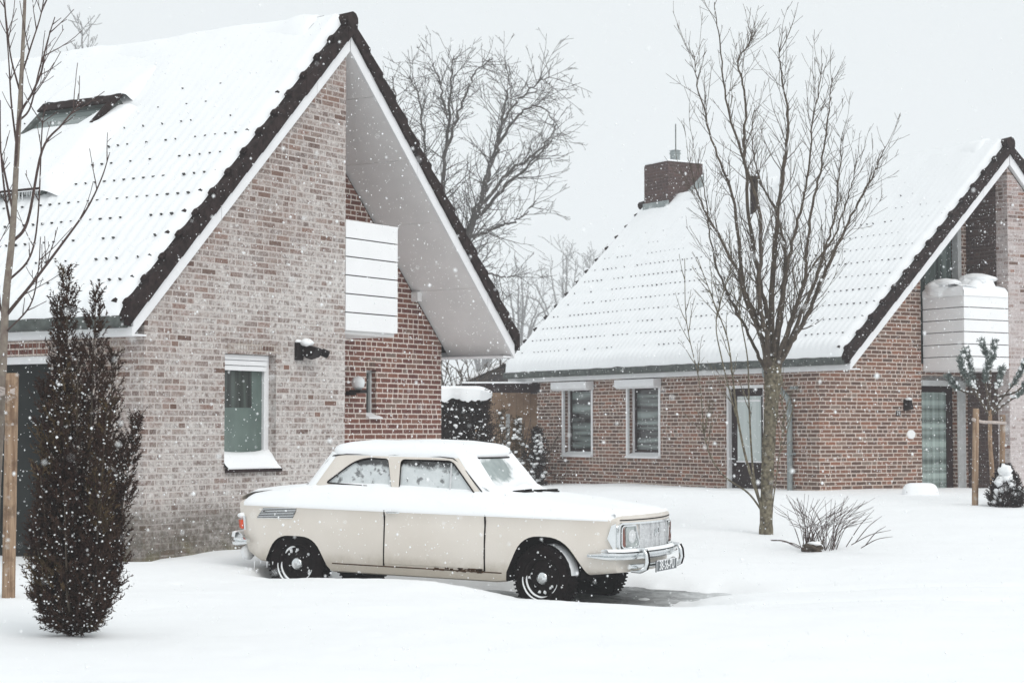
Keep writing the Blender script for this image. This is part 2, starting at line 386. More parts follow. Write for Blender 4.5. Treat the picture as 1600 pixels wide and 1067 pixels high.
def car_glass(name, kind):
    """clear glass partly coated with stuck snow; the coat has a ragged edge"""
    m, nt, b = new_mat(name)
    tc = nt.n('ShaderNodeTexCoord').outputs['Object']; sx = nt.n('ShaderNodeSeparateXYZ', i_0=tc)
    n1 = nt.noise(tc, 9., 5., .6)
    if kind == 'side':
        e = nt.math('ADD', sx.outputs[2], nt.math('MULTIPLY', nt.math('SUBTRACT', n1, .5), .16))
        cov = nt.n('ShaderNodeMapRange', interpolation_type='SMOOTHSTEP', i_0=e, i_1=1.222, i_2=1.165).outputs[0]
        hole = nt.ramp(nt.noise(tc, 13., 3.), [(.60, 0.), (.68, .75)])
        cov = nt.math('MULTIPLY', cov, nt.math('SUBTRACT', 1., hole))
        cov = nt.math('MULTIPLY', cov, .92)
    else:
        # wiped oval on the near half of the screen, left clear
        dx = nt.math('DIVIDE', nt.math('ADD', sx.outputs[1], .17), .30); dz = nt.math('DIVIDE', nt.math('SUBTRACT', sx.outputs[2], 1.19), .115)
        dx2 = nt.math('ADD', dx, nt.math('MULTIPLY', dz, -.3))
        r = nt.math('SQRT', nt.math('ADD', nt.math('MULTIPLY', dx2, dx2), nt.math('MULTIPLY', dz, dz)))
        r = nt.math('ADD', r, nt.math('MULTIPLY', nt.math('SUBTRACT', n1, .5), 1.1))
        cov = nt.n('ShaderNodeMapRange', interpolation_type='SMOOTHSTEP', i_0=r, i_1=.70, i_2=1.15).outputs[0]
    frost = nt.mix(nt.noise(tc, 7., 4., .7), (.44, .49, .495, 1), (.84, .86, .87, 1)) if kind == 'side' else (.86, .875, .885, 1)
    dif = nt.n('ShaderNodeBsdfDiffuse', i_Color=frost)
    if kind == 'side':
        clear = nt.n('ShaderNodeBsdfTransparent', i_Color=(.62, .66, .65, 1))
        gl = nt.n('ShaderNodeBsdfGlossy', i_Roughness=.05)
        clr = nt.n('ShaderNodeMixShader', i_0=.12); nt.t.links.new(clear.outputs[0], clr.inputs[1]); nt.t.links.new(gl.outputs[0], clr.inputs[2])
        clr = clr.outputs[0]
    else:
        g = nt.n('ShaderNodeBsdfPrincipled', i_Roughness=.15)
        nt.t.links.new(nt.mix(nt.noise(tc, 12., 4.), (.20, .24, .235, 1), (.42, .47, .465, 1)), g.inputs['Base Color']); clr = g.outputs[0]
    mx = nt.n('ShaderNodeMixShader', i_0=cov); nt.t.links.new(clr, mx.inputs[1]); nt.t.links.new(dif.outputs[0], mx.inputs[2])
    nt.t.links.new(mx.outputs[0], m.node_tree.nodes['Material Output'].inputs['Surface'])
    m.node_tree.nodes.remove(b)
    return m
M['car_side_glass'] = car_glass('snowed_side_glass', 'side')
M['car_screen'] = car_glass('snowed_windscreen', 'front')

# ------------------------------------------------------------------ camera, world, sun
cam = bpy.data.cameras.new('camera'); co = bpy.data.objects.new('camera', cam); COL.objects.link(co)
co.location = (0, 0, EYE); co.rotation_euler = (radians(90 + 2.65), 0, 0)
cam.sensor_width = 36; cam.lens = 3007/1600*36; cam.clip_end = 2000; cam.clip_start = .1
cam.dof.use_dof = True; cam.dof.focus_distance = 17.; cam.dof.aperture_fstop = 5.6
S.camera = co
SUN_EL, SUN_AZ = 42., -35.     # elevation, azimuth from straight behind the camera towards its right
w = bpy.data.worlds.new('World'); S.world = w; w.use_nodes = True
wn = NT(w.node_tree); bg = w.node_tree.nodes['Background']
sky = wn.n('ShaderNodeTexSky', sky_type='NISHITA', sun_disc=False, sun_elevation=radians(SUN_EL), sun_rotation=radians(180 + SUN_AZ), dust_density=6., air_density=1.)
hs = wn.n('ShaderNodeHueSaturation', i_Saturation=.12, i_Color=sky.outputs[0])
w.node_tree.links.new(wn.mix(.86, hs.outputs[0], (8.48, 8.95, 9.14, 1)), bg.inputs['Color'])   # snow cloud: an even pale veil over the sky
bg.inputs['Strength'].default_value = .1
sun = bpy.data.lights.new('sun', 'SUN'); so = bpy.data.objects.new('sun', sun); COL.objects.link(so)
sun.energy = .95; sun.angle = radians(35); sun.color = (1., .975, .95)
sd = Vector((sin(radians(-SUN_AZ))*cos(radians(SUN_EL)), -cos(radians(SUN_AZ))*cos(radians(SUN_EL)), sin(radians(SUN_EL))))
so.rotation_euler = (-sd).to_track_quat('-Z', 'Y').to_euler()
S.view_settings.view_transform = 'Standard'; S.view_settings.look = 'None'; S.view_settings.exposure = .10; S.view_settings.gamma = 1.
S.cycles.use_denoising = True
S.cycles.max_bounces = 8; S.cycles.volume_bounces = 2

# ------------------------------------------------------------------ houses
W, D, EV, OV = 3.187, .914, .216, .06       # half gable width, recess depth, eave and verge overhang
ZE, SL, BW = 2.396, .9806, .175             # bargeboard foot, roof slope, bargeboard height (vertical)
TH = .165                                   # verge tile height
CS = sqrt(1 + SL*SL)
def under(u): return ZE + SL*((u if u < W else 2*W-u) + EV)      # soffit height over the gable
def lname(o, label): o['label'] = label; return o

def house(name, label, X, Z, az, L, recess_right, opts):
    H = thing(name, label, 'house', (X, Z, 0), radians(90) - az)
    flush = (0., W) if recess_right else (W, 2*W)
    rec = (W, 2*W) if recess_right else (0., W)
    T = .25; Lw = L - opts.get('back', 0.)
    fz = lambda p, q, d: (p, d, q)          # (u, z) drawn in the gable plane
    fs = lambda p, q, d: (d, p, q)          # (v, z) drawn in the side plane
    def boxobj(a, b):
        m = MB(); m.box(a, b); return m.build('cutter', M['dark'])
    gap = .03
    # flush half of the gable
    mb = MB(); a, b = flush
    mb.prism([(a, -.6), (b, -.6), (b, under(b)-gap), (a, under(a)-gap)], fz, 0, T)
    g = mb.build('gable_wall', M[opts['flush_mat']])
    g = cut(g, [boxobj((u0, -.1, z0), (u1, T+.1, z1)) for u0, u1, z0, z1 in opts.get('flush_open', [])], H)
    # the wall turns back here
    mb = MB()
    if recess_right: mb.box((W-.22, T, -.6), (W, D, under(W)-.24))
    else: mb.box((W, T, -.6), (W+.22, D, under(W)-.24))
    mb.build('return_wall', M[opts['return_mat']], H)
    # set-back half of the gable
    mb = MB(); a, b = rec
    mb.prism([(a, -.6), (b, -.6), (b, under(b)-gap), (a, under(a)-gap)], fz, D, D+T)
    g = mb.build('recessed_wall', M[opts['rec_mat']])
    cuts = []
    for poly in opts.get('rec_open', []):
        c = MB(); c.prism(poly, fz, D-.1, D+T+.1); cuts.append(c.build('cutter', M['dark']))
    g = cut(g, cuts, H)
    # long walls
    v0 = T if recess_right else D+T
    mb = MB(); mb.box((0, v0, -.6), (.25, Lw, under(0.)-gap))
    g = mb.build('side_wall', M[opts['side_mat']])
    g = cut(g, [boxobj((-.1, a, z0), (.35, b, z1)) for a, b, z0, z1 in opts.get('side_open', [])], H)
    v0 = D+T if recess_right else T
    mb = MB(); mb.box((2*W-.25, v0, -.6), (2*W, Lw, under(0.)-gap)); mb.build('side_wall', M[opts['rec_mat']], H)
    mb = MB(); mb.prism([(.25, -.6), (2*W-.25, -.6), (2*W-.25, under(.25)-gap), (W, under(W)-gap), (.25, under(.25)-gap)], fz, Lw-.25, Lw)
    mb.build('back_wall', M[opts['rec_mat']], H)
    # dark floor and rooms behind the openings
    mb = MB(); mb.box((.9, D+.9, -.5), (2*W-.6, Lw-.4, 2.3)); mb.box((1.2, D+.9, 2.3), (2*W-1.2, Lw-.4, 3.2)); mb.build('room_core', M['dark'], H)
    # roof deck: tiles with soffit under the verge
    zt = ZE + BW + TH
    def zr(u, off): return ZE + off + SL*((u if u < W else 2*W-u) + EV)
    e2 = EV + .12
    mb = MB()
    for sgn in (0, 1):
        f = (lambda u: u) if sgn == 0 else (lambda u: 2*W-u)
        P = [(f(-e2), -OV+.03), (f(W), -OV+.03), (f(W), L+OV-.03), (f(-e2), L+OV-.03)]
        lo = [(u, v, zt-.085+SL*((u if sgn == 0 else 2*W-u)+EV)) for u, v in P]; hi = [(u, v, zt-.02+SL*((u if sgn == 0 else 2*W-u)+EV)) for u, v in P]
        mb.hexa(lo + hi)
    rng = random.Random(opts['seed'])
    nrow = 14; course = .339
    vis = opts['vis_v']
    for k in range(nrow):      # tile noses that poke out of the snow, fewer towards the ridge
        t = .30 + k*course
        if t > 4.72: break
        keep = interp(k, [(0, .5), (1, .9), (2, 1.), (6, 1.), (7, .85), (8, .6), (9, .3), (10, .12), (12, .06), (13, .5)])
        n = int((vis)/.142)
        for j in range(n):
            v = .22 + j*.142
            kp = keep*(.62 + .9*clamp(nz(v*.35, k*.6, opts['seed'])+.5))
            if k == 13: kp = .8 if v < 1.3 else .05
            if rng.random() > kp: continue
            r = rng.uniform(.55, .95)*interp(k, [(0, .8), (2, 1.), (5, 1.), (9, .6)])
            u = -EV-.05 + t/CS; z = zt + SL*(u+EV)
            off = .103
            ax = (1/CS, 0, SL/CS); nn = (-SL/CS, 0, 1/CS)
            c = Vector((u, v, z)) + Vector(nn)*off
            pts = []
            for (p, q, h) in ((-1.1, 0, .0), (-.4, -1, .0), (.8, -.7, -.004), (1, .0, -.006), (.8, .7, -.004), (-.4, 1, .0)):
                pts.append(c + Vector(ax)*p*.011*r + Vector((0, 1, 0))*q*.023*r + Vector(nn)*(h+.004))
            base = [q - Vector(nn)*.03 for q in pts]
            mb.add(base + pts, [tuple(range(6, 12))] + [(i, (i+1) % 6, 6+(i+1) % 6, 6+i) for i in range(6)], 1)
    roof = mb.build('roof', [M['tile'], M['nose']], H)
    # snow on both slopes, dipping at every tile course
    for sgn in (0, 1):
        mb = MB(); rows = []
        va, vb = -OV+.07, L+OV-.05
        nv = int((vb-va)/(.0355 if sgn == 0 else .2)); nt_ = 58 if sgn == 0 else 20
        TL = (W+e2)*CS
        for i in range(nt_+1):
            t = TL*i/nt_; r = []
            for j in range(nv+1):
                v = va + (vb-va)*j/nv
                fade = interp(t/TL, [(0, 1.), (.45, .9), (.7, .35), (1, .12)])
                ph = ((t-.30)/course) % 1
                th = .098 + .018*nz(v*.8, t*.9, sgn*7+opts['seed']) + .012*nz(v*3, t*3, 2.)
                th += fade*(.009*cos(2*pi*(v-.22)/.142+pi) - .022*(1-ph)**2.2 + .006)
                th += .05*sm(.75, 1., t/TL)*(.6+.6*nz(v*1.5, 9., opts['seed']))
                if j == 0: th = .02
                if j == 1: th *= .72
                if j == nv: th = .0
                if i == 0: th = .01
                if i == 1: th *= .8
                u = -e2 + t/CS
                z = zt + SL*(u+EV)
                if i == 0: u -= .004; z -= .03 + .02*nz(v*3, 5.); th = .0
                p = [u - SL/CS*th, v, z + th/CS]
                if i == nt_: p[0] = min(p[0], W)
                if sgn: p[0] = 2*W - p[0]
                r.append(p)
            rows.append(r)
        mb.grid(rows)
        o = mb.build('roof_snow', M['roof_snow'], H, smooth=1.2)
    # ridge: half-round tiles, cap end, lumpy snow along it
    mb = MB(); zrg = zt + SL*(W+EV)
    k = 0; v = -OV-.04
    rr = random.Random(3)
    while v < L+OV:
        l = .42
        pts = [(W, v, zrg+.005), (W, v+l*1.02, zrg-.012)]
        mb.tube(pts, [.095, .085], 10, cap=True); v += l; k += 1
    mb.build('ridge_tiles', M['tile'], H, smooth=.6)
    mb = MB(); rows = []
    n = int(L/.07)
    for j in range(n+1):
        v = .34 + (L-.5)*j/n; r = []
        hh = .095 + .075*nz(v*1.1, opts['seed'], 4.) + .035*nz(v*4.1, opts['seed'], 8.)
        hh *= sm(-.02, .12, (v-.30)) if j < 3 else 1
        wd = .34 + .05*nz(v*2, 3., 1.)
        for q in range(13):
            a = pi*q/12; r.append((W - cos(a)*wd, v, zrg - .25*abs(cos(a))**2 + sin(a)**.8*hh))
        rows.append(r)
    mb.grid(rows); mb.build('ridge_snow', M['roof_snow'], H, smooth=1.)
    # bargeboards, verge tiles, soffit under the recess
    mbs = [MB(), MB()]; vts = [MB(), MB()]; rr = random.Random(opts['seed']+5)
    for sgn in (0, 1):
        f = (lambda u: u) if sgn == 0 else (lambda u: 2*W-u)
        u1 = W - .002
        joints = [-EV, 1.05, 2.6, u1] if sgn == 0 else [-EV, .4, 1.9, u1]
        for ua, ub in zip(joints, joints[1:]):
            ub2 = ub - .006
            P = [(f(ua), 0, ZE+SL*(ua+EV)), (f(ub2), 0, ZE+SL*(ub2+EV)), (f(ub2), 0, ZE+BW+SL*(ub2+EV)), (f(ua), 0, ZE+BW+SL*(ua+EV))]
            mbs[sgn].hexa([(p[0], -OV, p[2]) for p in P] + [(p[0], -OV+.028, p[2]) for p in P])
        # lower return of the board at the eave
        t = 0.; kk = 0
        for vt, vfront in zip(vts, (-OV-.035, L+OV-.14)):
            t = -.10
            while t < (W+EV)*CS-.02:
                t1 = min(t + course*1.04, (W+EV)*CS+.03)
                ua, ub = -EV + t/CS, -EV + t1/CS
                lift0, lift1 = .046 + rr.uniform(-.006, .008), .0
                za, zb = ZE+BW+.004+SL*(ua+EV), ZE+BW+.004+SL*(ub+EV)
                j = rr.uniform(-.004, .004)
                P = [(f(ua), 0, za-.012), (f(ub), 0, zb), (f(ub), 0, zb+TH+lift1), (f(ua), 0, za+TH+lift0)]
                vt.hexa([(p[0], vfront+j, p[2]) for p in P] + [(p[0], vfront+.17+j, p[2]) for p in P])
                # rolled nose of the tile standing clear of the snow
                c = Vector((f(ua)+(.0 if sgn == 0 else 0), vfront+.05, za+TH+lift0))
                sx = -1 if sgn == 0 else 1
                vt.tube([c+Vector((sx*.035, 0, -.012)), c+Vector((sx*.012, .0, .012)), c+Vector((-sx*.03, 0, .035))], [.026, .030, .022], 6)
                vt.tube([c+Vector((sx*.035, .14, -.0)), c+Vector((-sx*.03, .14, .04))], [.036, .028], 6)
                t += course; kk += 1
        mbs[sgn].build('bargeboard', M['white'], H)
    for vt in vts: vt.build('verge_tiles', M['tile'], H)
    # soffit panels over the recess with shadow gaps; narrow soffit over the flush half
    sp = MB()
    f = (lambda u: 2*W-u) if recess_right else (lambda u: u)
    js = [-EV+.03, .62, 1.38, 2.06, 2.72, W-.004]
    for ua, ub in zip(js, js[1:]):
        ub -= .007
        P = [(ua, -OV+.028), (ub, -OV+.028), (ub, D+.02), (ua, D+.02)]
        lo = [(f(u), v, ZE+.012+SL*(u+EV)) for u, v in P]; hi = [(f(u), v, ZE+.04+SL*(u+EV)) for u, v in P]
        sp.hexa(lo + hi)
    sp.build('soffit', M['soffit'], H)
    sp = MB(); f2 = (lambda u: u) if recess_right else (lambda u: 2*W-u)
    P = [(-EV+.03, -OV+.028), (W-.004, -OV+.028), (W-.004, .02), (-EV+.03, .02)]
    sp.hexa([(f2(u), v, ZE+.012+SL*(u+EV)) for u, v in P] + [(f2(u), v, ZE+.04+SL*(u+EV)) for u, v in P])
    sp.build('soffit', M['soffit'], H)
    pu = MB()       # purlin ends carrying the overhang
    for u in (.62, 1.38): pu.box((f(u)-.045, D-.10, under(u)-.12), (f(u)+.045, D-.002, under(u)-.004))
    pu.parts('purlin_end', M['soffit'], H)
    # eaves: fascia, soffit strip and gutter on both sides
    for sgn in (0, 1):
        f = (lambda u: u) if sgn == 0 else (lambda u: 2*W-u)
        fb = MB()
        a, b = sorted((f(-EV-.012), f(-EV+.018))); fb.box((a, -OV+.002, ZE-.004), (b, L+OV, ZE+.088))
        va = .25 if (sgn == 0) == recess_right else D+T
        if (sgn == 0) != recess_right: va = D
        a, b = sorted((f(-EV+.018), f(-.003))); fb.box((a, -OV+.03, ZE+.001), (b, L+OV, ZE+.02))
        fb.build('fascia', M['white'], H)
        gb = MB(); prof = [(0, .115), (0, 0), (-.11, 0), (-.125, .02), (-.125, .10), (-.115, .115)]
        gb.prism([(f(-EV-.016+p), ZE+.075+q) for p, q in prof], fz, -OV+.06, L+OV-.02)
        gb.build('gutter', M['zinc'], H)
    return H

def window_unit(parent, plane, s0, s1, z0, z1, depth, glass, frame='white', fw=.07, label=None, sash=None, name='window'):
    """a framed window; plane 'gable' runs along u at depth v, plane 'side' runs along v at depth u"""
    P = (lambda s, d, z: (s, d, z)) if plane == 'gable' else (lambda s, d, z: (d, s, z))
    def bx(m, a0, a1, d0, d1, q0, q1):
        p = P(a0, d0, q0); q = P(a1, d1, q1)
        m.box(tuple(map(min, p, q)), tuple(map(max, p, q)))
    m = MB(); d0, d1 = depth, depth+.07
    bx(m, s0, s0+fw, d0, d1, z0, z1); bx(m, s1-fw, s1, d0, d1, z0, z1)
    bx(m, s0+fw, s1-fw, d0, d1, z1-fw, z1); bx(m, s0+fw, s1-fw, d0, d1, z0, z0+fw)
    o = m.build(name, M[frame], parent, bevel=.006)
    if label: o['label'] = label
    a, b, c, d = s0+fw, s1-fw, z0+fw, z1-fw
    if sash:
        m = MB(); sw = .05
        bx(m, a, a+sw, d0+.015, d1-.005, c, d); bx(m, b-sw, b, d0+.015, d1-.005, c, d)
        bx(m, a+sw, b-sw, d0+.015, d1-.005, d-sw, d); bx(m, a+sw, b-sw, d0+.015, d1-.005, c, c+sw)
        m.build('sash', M[sash], o, bevel=.005); a += sw; b -= sw; c += sw; d -= sw
    m = MB(); bx(m, a, b, d0+.035, d0+.045, c, d); m.build('pane', M[glass], o)
    return o

def balcony(H, u0, u1, zlo, zhi, sides, label):
    """slatted white balcony front in the plane of the flush wall, with a floor; sides: which end needs a side panel"""
    m = MB(); n = 6; hs = (zhi-zlo)/n
    dk = MB()
    for k in range(n):
        a, b = zlo + hs*k, zlo + hs*(k+1) - .013
        m.box((u0, .0, a), (u1, .028, b))
        if sides:
            m.box((u0, .028, a-(.03 if k == 0 else 0)), (u0+.028, D-.003, b))
    o = m.build('balcony', M['board'], H, bevel=.004)
    if label: o['label'] = label
    dk.box((u0+.006, .029, zlo+.02), (u1-.006, .05, zhi-.03))
    if sides: dk.box((u0+.029, .05, zlo), (u0+.05, D-.003, zhi-.03))
    dk.build('backing', M['darkwood'], o)
    m = MB(); m.box((u0+.05, .05, zlo-.04), (u1, D-.003, zlo+.10)); m.build('floor_slab', M['soffit'], o)
    return o

# ---- near house
A1 = radians(32.79)
H1 = house('brick_house', 'near brick house with weathered pale gable and steep snowy roof beside the cream car', -3.588, 18.76, A1, 9.5, True, dict(
    seed=1.3, flush_mat='brick_white', return_mat='brick_red', rec_mat='brick_red', side_mat='brick_side', vis_v=6.4,
    flush_open=[(1.18, 2.0, 1.10, 2.275)],
    rec_open=[[(4.79, 1.655), (4.99, 1.655), (4.99, 2.215), (4.79, 2.215)]],
    side_open=[(1.277, 4.3, -.7, 2.235)]))
wd = window_unit(H1, 'gable', 1.18, 2.0, 1.10, 2.275, .10, 'glass_green', fw=.075, name='window')
m = MB()
for k, (a, b) in enumerate(((2.215, 2.27), (2.16, 2.21), (2.105, 2.155))): m.box((1.19, .045+.012*k, a), (1.925, .099, b))
m.build('shutter_box', M['white'], wd, bevel=.006)
m = MB(); rows = []
for i in range(13):        # snow drifted onto the sill and up the pane
    u = 1.175 + .835*i/12; e = abs(i-6)/6
    hh = .15 + .045*e**3 + .008*nz(u*5)
    rows.append([(u, -.055-.02*(i > 10), 1.085), (u, -.06, 1.10), (u, -.02, 1.13), (u, .05, 1.12+hh*.6), (u, .118, 1.105+hh), (u, .128, 1.10+hh), (u, .13, 1.085)])
m.grid(rows); m.build('sill_snow', M['snow'], wd, smooth=1.2)
m = MB(); m.box((1.19, -.05, 1.05), (2.05, .1, 1.086)); m.build('sill', M['darkwood'], wd)
m = MB()
for i in range(17): m.box((1.215+.051*i, -.003, 2.285), (1.215+.051*i+.041, .02, 2.425))
m.build('soldier_course', M['brick_side'], H1)
m = MB(); m.box((1.257, .1335, 1.72), (1.76, .1349, 2.20)); m.build('reflection_pane', M['glass_reflection'], wd)
# the dark reflection is painted over the upper half of the pane
# floodlight by the window
fl = thing('floodlight', 'black outdoor floodlight with snow on its top on the pale gable', 'lamp'); fl.parent = H1; del fl['category']; fl.location = (0,0,0); del fl['label']
m = MB(); m.box((2.30, -.05, 2.235), (2.40, 0, 2.43)); m.tube([(2.37, -.05, 2.30), (2.40, -.11, 2.31)], .028, 8); m.parts('bracket', M['lamp_black'], fl, bevel=.008)
m = MB(); m.hexa([(2.36, -.10, 2.26), (2.48, -.09, 2.24), (2.52, -.17, 2.27), (2.36, -.20, 2.29), (2.36, -.06, 2.42), (2.50, -.05, 2.41), (2.60, -.20, 2.35), (2.38, -.23, 2.37)])
m.tube([(2.56, -.17, 2.33), (2.62, -.21, 2.30)], .045, 10); m.build('lamp_head', M['lamp_black'], fl, bevel=.01)
m = MB(); m.blob((2.40, -.09, 2.425), (.085, .075, .045), 10, 6, .3); m.blob((2.33, -.03, 2.44), (.05, .03, .02)); m.build('snow_cap', M['snow'], fl, smooth=2.)
# narrow window and globe lamp in the recess
nw = window_unit(H1, 'gable', 4.79, 4.99, 1.655, 2.215, D+.07, 'glass', fw=.03, frame='post', name='slit_window')
m = MB(); m.hexa([(4.785, D-.05, 1.625), (5.06, D-.05, 1.625), (5.06, D+.07, 1.65), (4.785, D+.07, 1.65), (4.785, D-.05, 1.64), (5.06, D-.05, 1.64), (5.03, D+.07, 1.70), (4.785, D+.07, 1.70)]); m.build('sill', M['white'], nw)
m = MB()
for i in range(3): m.box((4.80+.062*i, D-.004, 2.225), (4.80+.062*i+.045, D+.02, 2.335))
m.build('soldier_course', M['brick_dull'], H1)
gl = bpy.data.objects.new('globe_lamp', None); COL.objects.link(gl); gl.parent = H1
m = MB(); m.lathe([(.001, .085), (.04, .075), (.07, .046), (.082, 0), (.07, -.046), (.04, -.075), (.001, -.082)], lambda x, y, h: (4.405+x, D-.17+y, 2.045+h), 20); m.build('globe', M['opal'], gl, smooth=1.)
m = MB(); m.box((4.33, D-.25, 1.925), (4.48, D-.09, 1.965)); m.box((4.38, D-.13, 1.90), (4.43, D, 1.95)); m.build('bracket', M['lamp_black'], gl, bevel=.008)
balcony(H1, W+.012, W+.99, 2.60, 3.85, False, 'white slatted balcony front under the overhanging roof')
# garage-like door in the side wall, soldier course and white head
m = MB()
m.box((.10, 1.277, -.5), (.14, 4.3, 2.16))
m.build('side_door', M['door_dark'], H1)
m = MB(); m.box((.02, 1.277, 2.16), (.14, 4.3, 2.235)); m.build('door_head', M['white'], H1)
m = MB()
for i in range(40):
    v = 1.30+.0625*i; m.box((-.004, v, 2.245), (.02, v+.05, 2.385))
m.build('soldier_course', M['brick_red'], H1)
# roof window, drowned in snow
def slope(u, v, off): return (u - SL/CS*off, v, ZE+BW+TH+SL*(u+EV) + off/CS)
sk = bpy.data.objects.new('roof_window', None); COL.objects.link(sk); sk.parent = H1
u0, u1, v0, v1 = 1.05, 2.22, 2.40, 3.62
def sbox(m, a0, a1, b0, b1, h0, h1):
    m.hexa([slope(a0, b0, h0), slope(a1, b0, h0), slope(a1, b1, h0), slope(a0, b1, h0), slope(a0, b0, h1), slope(a1, b0, h1), slope(a1, b1, h1), slope(a0, b1, h1)])
m = MB(); sbox(m, u0, u0+.06, v0, v1, -.05, .20); sbox(m, u1-.06, u1, v0, v1, -.05, .20); sbox(m, u0+.06, u1-.06, v0, v0+.06, -.05, .20); sbox(m, u0+.06, u1-.06, v1-.06, v1, -.05, .20)
m.build('frame', M['zinc'], sk)
m = MB(); sbox(m, u0+.06, u1-.06, v0+.06, v1-.06, .0, .15); m.build('pane', M['sky_glass'], sk)
m = MB(); sbox(m, u1-.07, u1+.03, v0-.03, v1+.02, .205, .228); sbox(m, u0-.03, u0+.05, v0, v1+.02, .205, .22); sbox(m, u1-.40, u1-.06, v0-.03, v0+.015, .21, .278); m.parts('cover_flashing', M['tile'], sk)
m = MB(); rows = []
for i in range(24):
    u = u0-.035 + (u1-u0-.22)*i/23; r = []
    for j in range(34):
        v = v0-.42 + (v1-v0+.84)*j/33
        ext = .21*sm(.30, .62, (v0+.62-v)/.75 + .25*nz(v*5, 5.))
        uu = u + ext*(i/23)**2
        inside = sm(v0-.34, v0-.02, v)*sm(v1+.34, v1+.02, v)
        th = lerp(.05, .265 + .03*nz(u*3, v*3, 1.), inside)
        if i == 0: th = lerp(.05, .195, inside)
        if i == 1: th = lerp(.05, .245, inside)
        if i >= 18: th = min(th, lerp(.24, .15, (i-18)/5))
        r.append(slope(uu, v, th))
    rows.append(r)
m.grid(rows); m.build('snow_slab', M['roof_snow'], sk, smooth=1.2)
m = MB(); rows = []
for i in range(10):
    r = []
    for j in range(34):
        v = v0-.42 + (v1-v0+.84)*j/33
        inside = sm(v0-.14, v0-.02, v)*sm(v1+.14, v1+.02, v)
        r.append(slope(u1+.05+.09*i + .02*nz(v*6), v, lerp(.05, lerp(.215+.012*nz(v*7, 2.), .07, sm(0, 1, i/9)), inside)))
    rows.append(r)
m.grid(rows); m.build('snow_drift', M['roof_snow'], sk, smooth=1.2)
m = MB(); rr = random.Random(4)
for i in range(30):
    v = v0+.03+(v1-v0-.05)*i/30+rr.uniform(-.01, .01); p = Vector(slope(u0-.005, v, .19)); l = rr.uniform(.05, .16)
    m.tube([p, p+Vector((-.004, 0, -l*.6)), p+Vector((-.003, 0, -l))], [.011, .007, .001], 5, cap=False)
m.build('icicles', M['opal'], sk)

# ---- far house
A2 = radians(57.98)
H2 = house('brick_house', 'far red-brick house with chimney and long snowy roof behind the bare street tree', 5.228, 28.99, A2, 9.58, False, dict(
    seed=4.7, flush_mat='brick_pale', return_mat='brick_dark', rec_mat='brick_dull', side_mat='brick_dull', vis_v=9.3, back=.62,
    rec_open=[[(2.16, -.7), (2.94, -.7), (2.94, 2.29), (2.16, 2.29)], [(2.16, 2.55), (3.06, 2.55), (3.06, 5.2), (2.16, 4.55)]],
    side_open=[(7.12, 8.06, 1.04, 2.3), (5.06, 6.0, 1.04, 2.3), (2.25, 3.24, -.7, 2.22)]))
for nm, a, b, g in (('left', 7.12, 8.06, 'glass_blind'), ('mid', 5.06, 6.0, 'glass_blind')):
    o = window_unit(H2, 'side', a, b, 1.04, 2.3, .10, g, fw=.055, frame='white', sash='darkwood')
    m = MB()
    m.box((-.014, a-.035, 1.0), (.03, a+.012, 2.30)); m.build('casing', M['white'], o); m = MB(); m.box((-.014, b-.012, 1.0), (.03, b+.035, 2.30)); m.build('casing', M['white'], o)
    m = MB(); m.hexa([(-.05, a-.03, 1.00), (-.05, b+.03, 1.00), (.1, b+.03, 1.03), (.1, a-.03, 1.03), (-.05, a-.03, 1.03), (-.05, b+.03, 1.03), (.1, b+.03, 1.10), (.1, a-.03, 1.10)]); m.build('sill', M['white'], o)
    m = MB(); prof = [(-.0, 2.215), (-.12, 2.215), (-.17, 2.25), (-.17, 2.375), (0, 2.385)]
    m.prism(prof, lambda p, q, d: (p-.013, d, q), a-.08, b+.16); m.build('shutter_box', M['white'], o, bevel=.008)
dr = MB(); a, b = 2.25, 3.24
dr.box((.10, a+.05, -.4), (.15, b-.05, 2.17))
dr = dr.build('door', M['darkwood'], H2)
m = MB(); m.box((.085, a+.17, .99), (.0985, b-.22, 2.04)); m.build('pane', M['glass_pale'], dr)
m = MB(); m.box((.075, a+.175, 1.95), (.0845, b-.225, 1.98)); m.box((.075, a+.15, .965), (.099, b-.20, .988)); m.parts('glazing_bar', M['white'], dr)
m = MB(); m.tube([(.07, b-.11, 1.02), (.04, b-.11, 1.02), (.04, b-.2, 1.02)], .012, 6); m.build('handle', M['chrome'], dr)
m = MB(); m.box((.03, a, -.3), (.16, a+.05, 2.17)); m.box((.03, b-.05, -.3), (.16, b, 2.17)); m.box((.03, a, 2.17), (.16, b, 2.22)); m.build('door_frame', M['white'], H2)
# downpipe with swan neck
m = MB(); m.tube([(-EV-.08, 1.86, 2.47), (-EV-.08, 1.86, 2.36), (-.17, 1.74, 2.22), (-.07, 1.56, 1.98), (-.06, 1.54, 1.85), (-.06, 1.54, .2)], .045, 10); m.build('downpipe', M['lead'], H2, smooth=.9)
m = MB(); m.box((-.10, 1.46, 1.1), (0, 1.62, 1.13)); m.box((-.07, 1.40, 2.13), (0, 1.52, 2.17)); m.parts('pipe_bracket', M['lead'], H2)
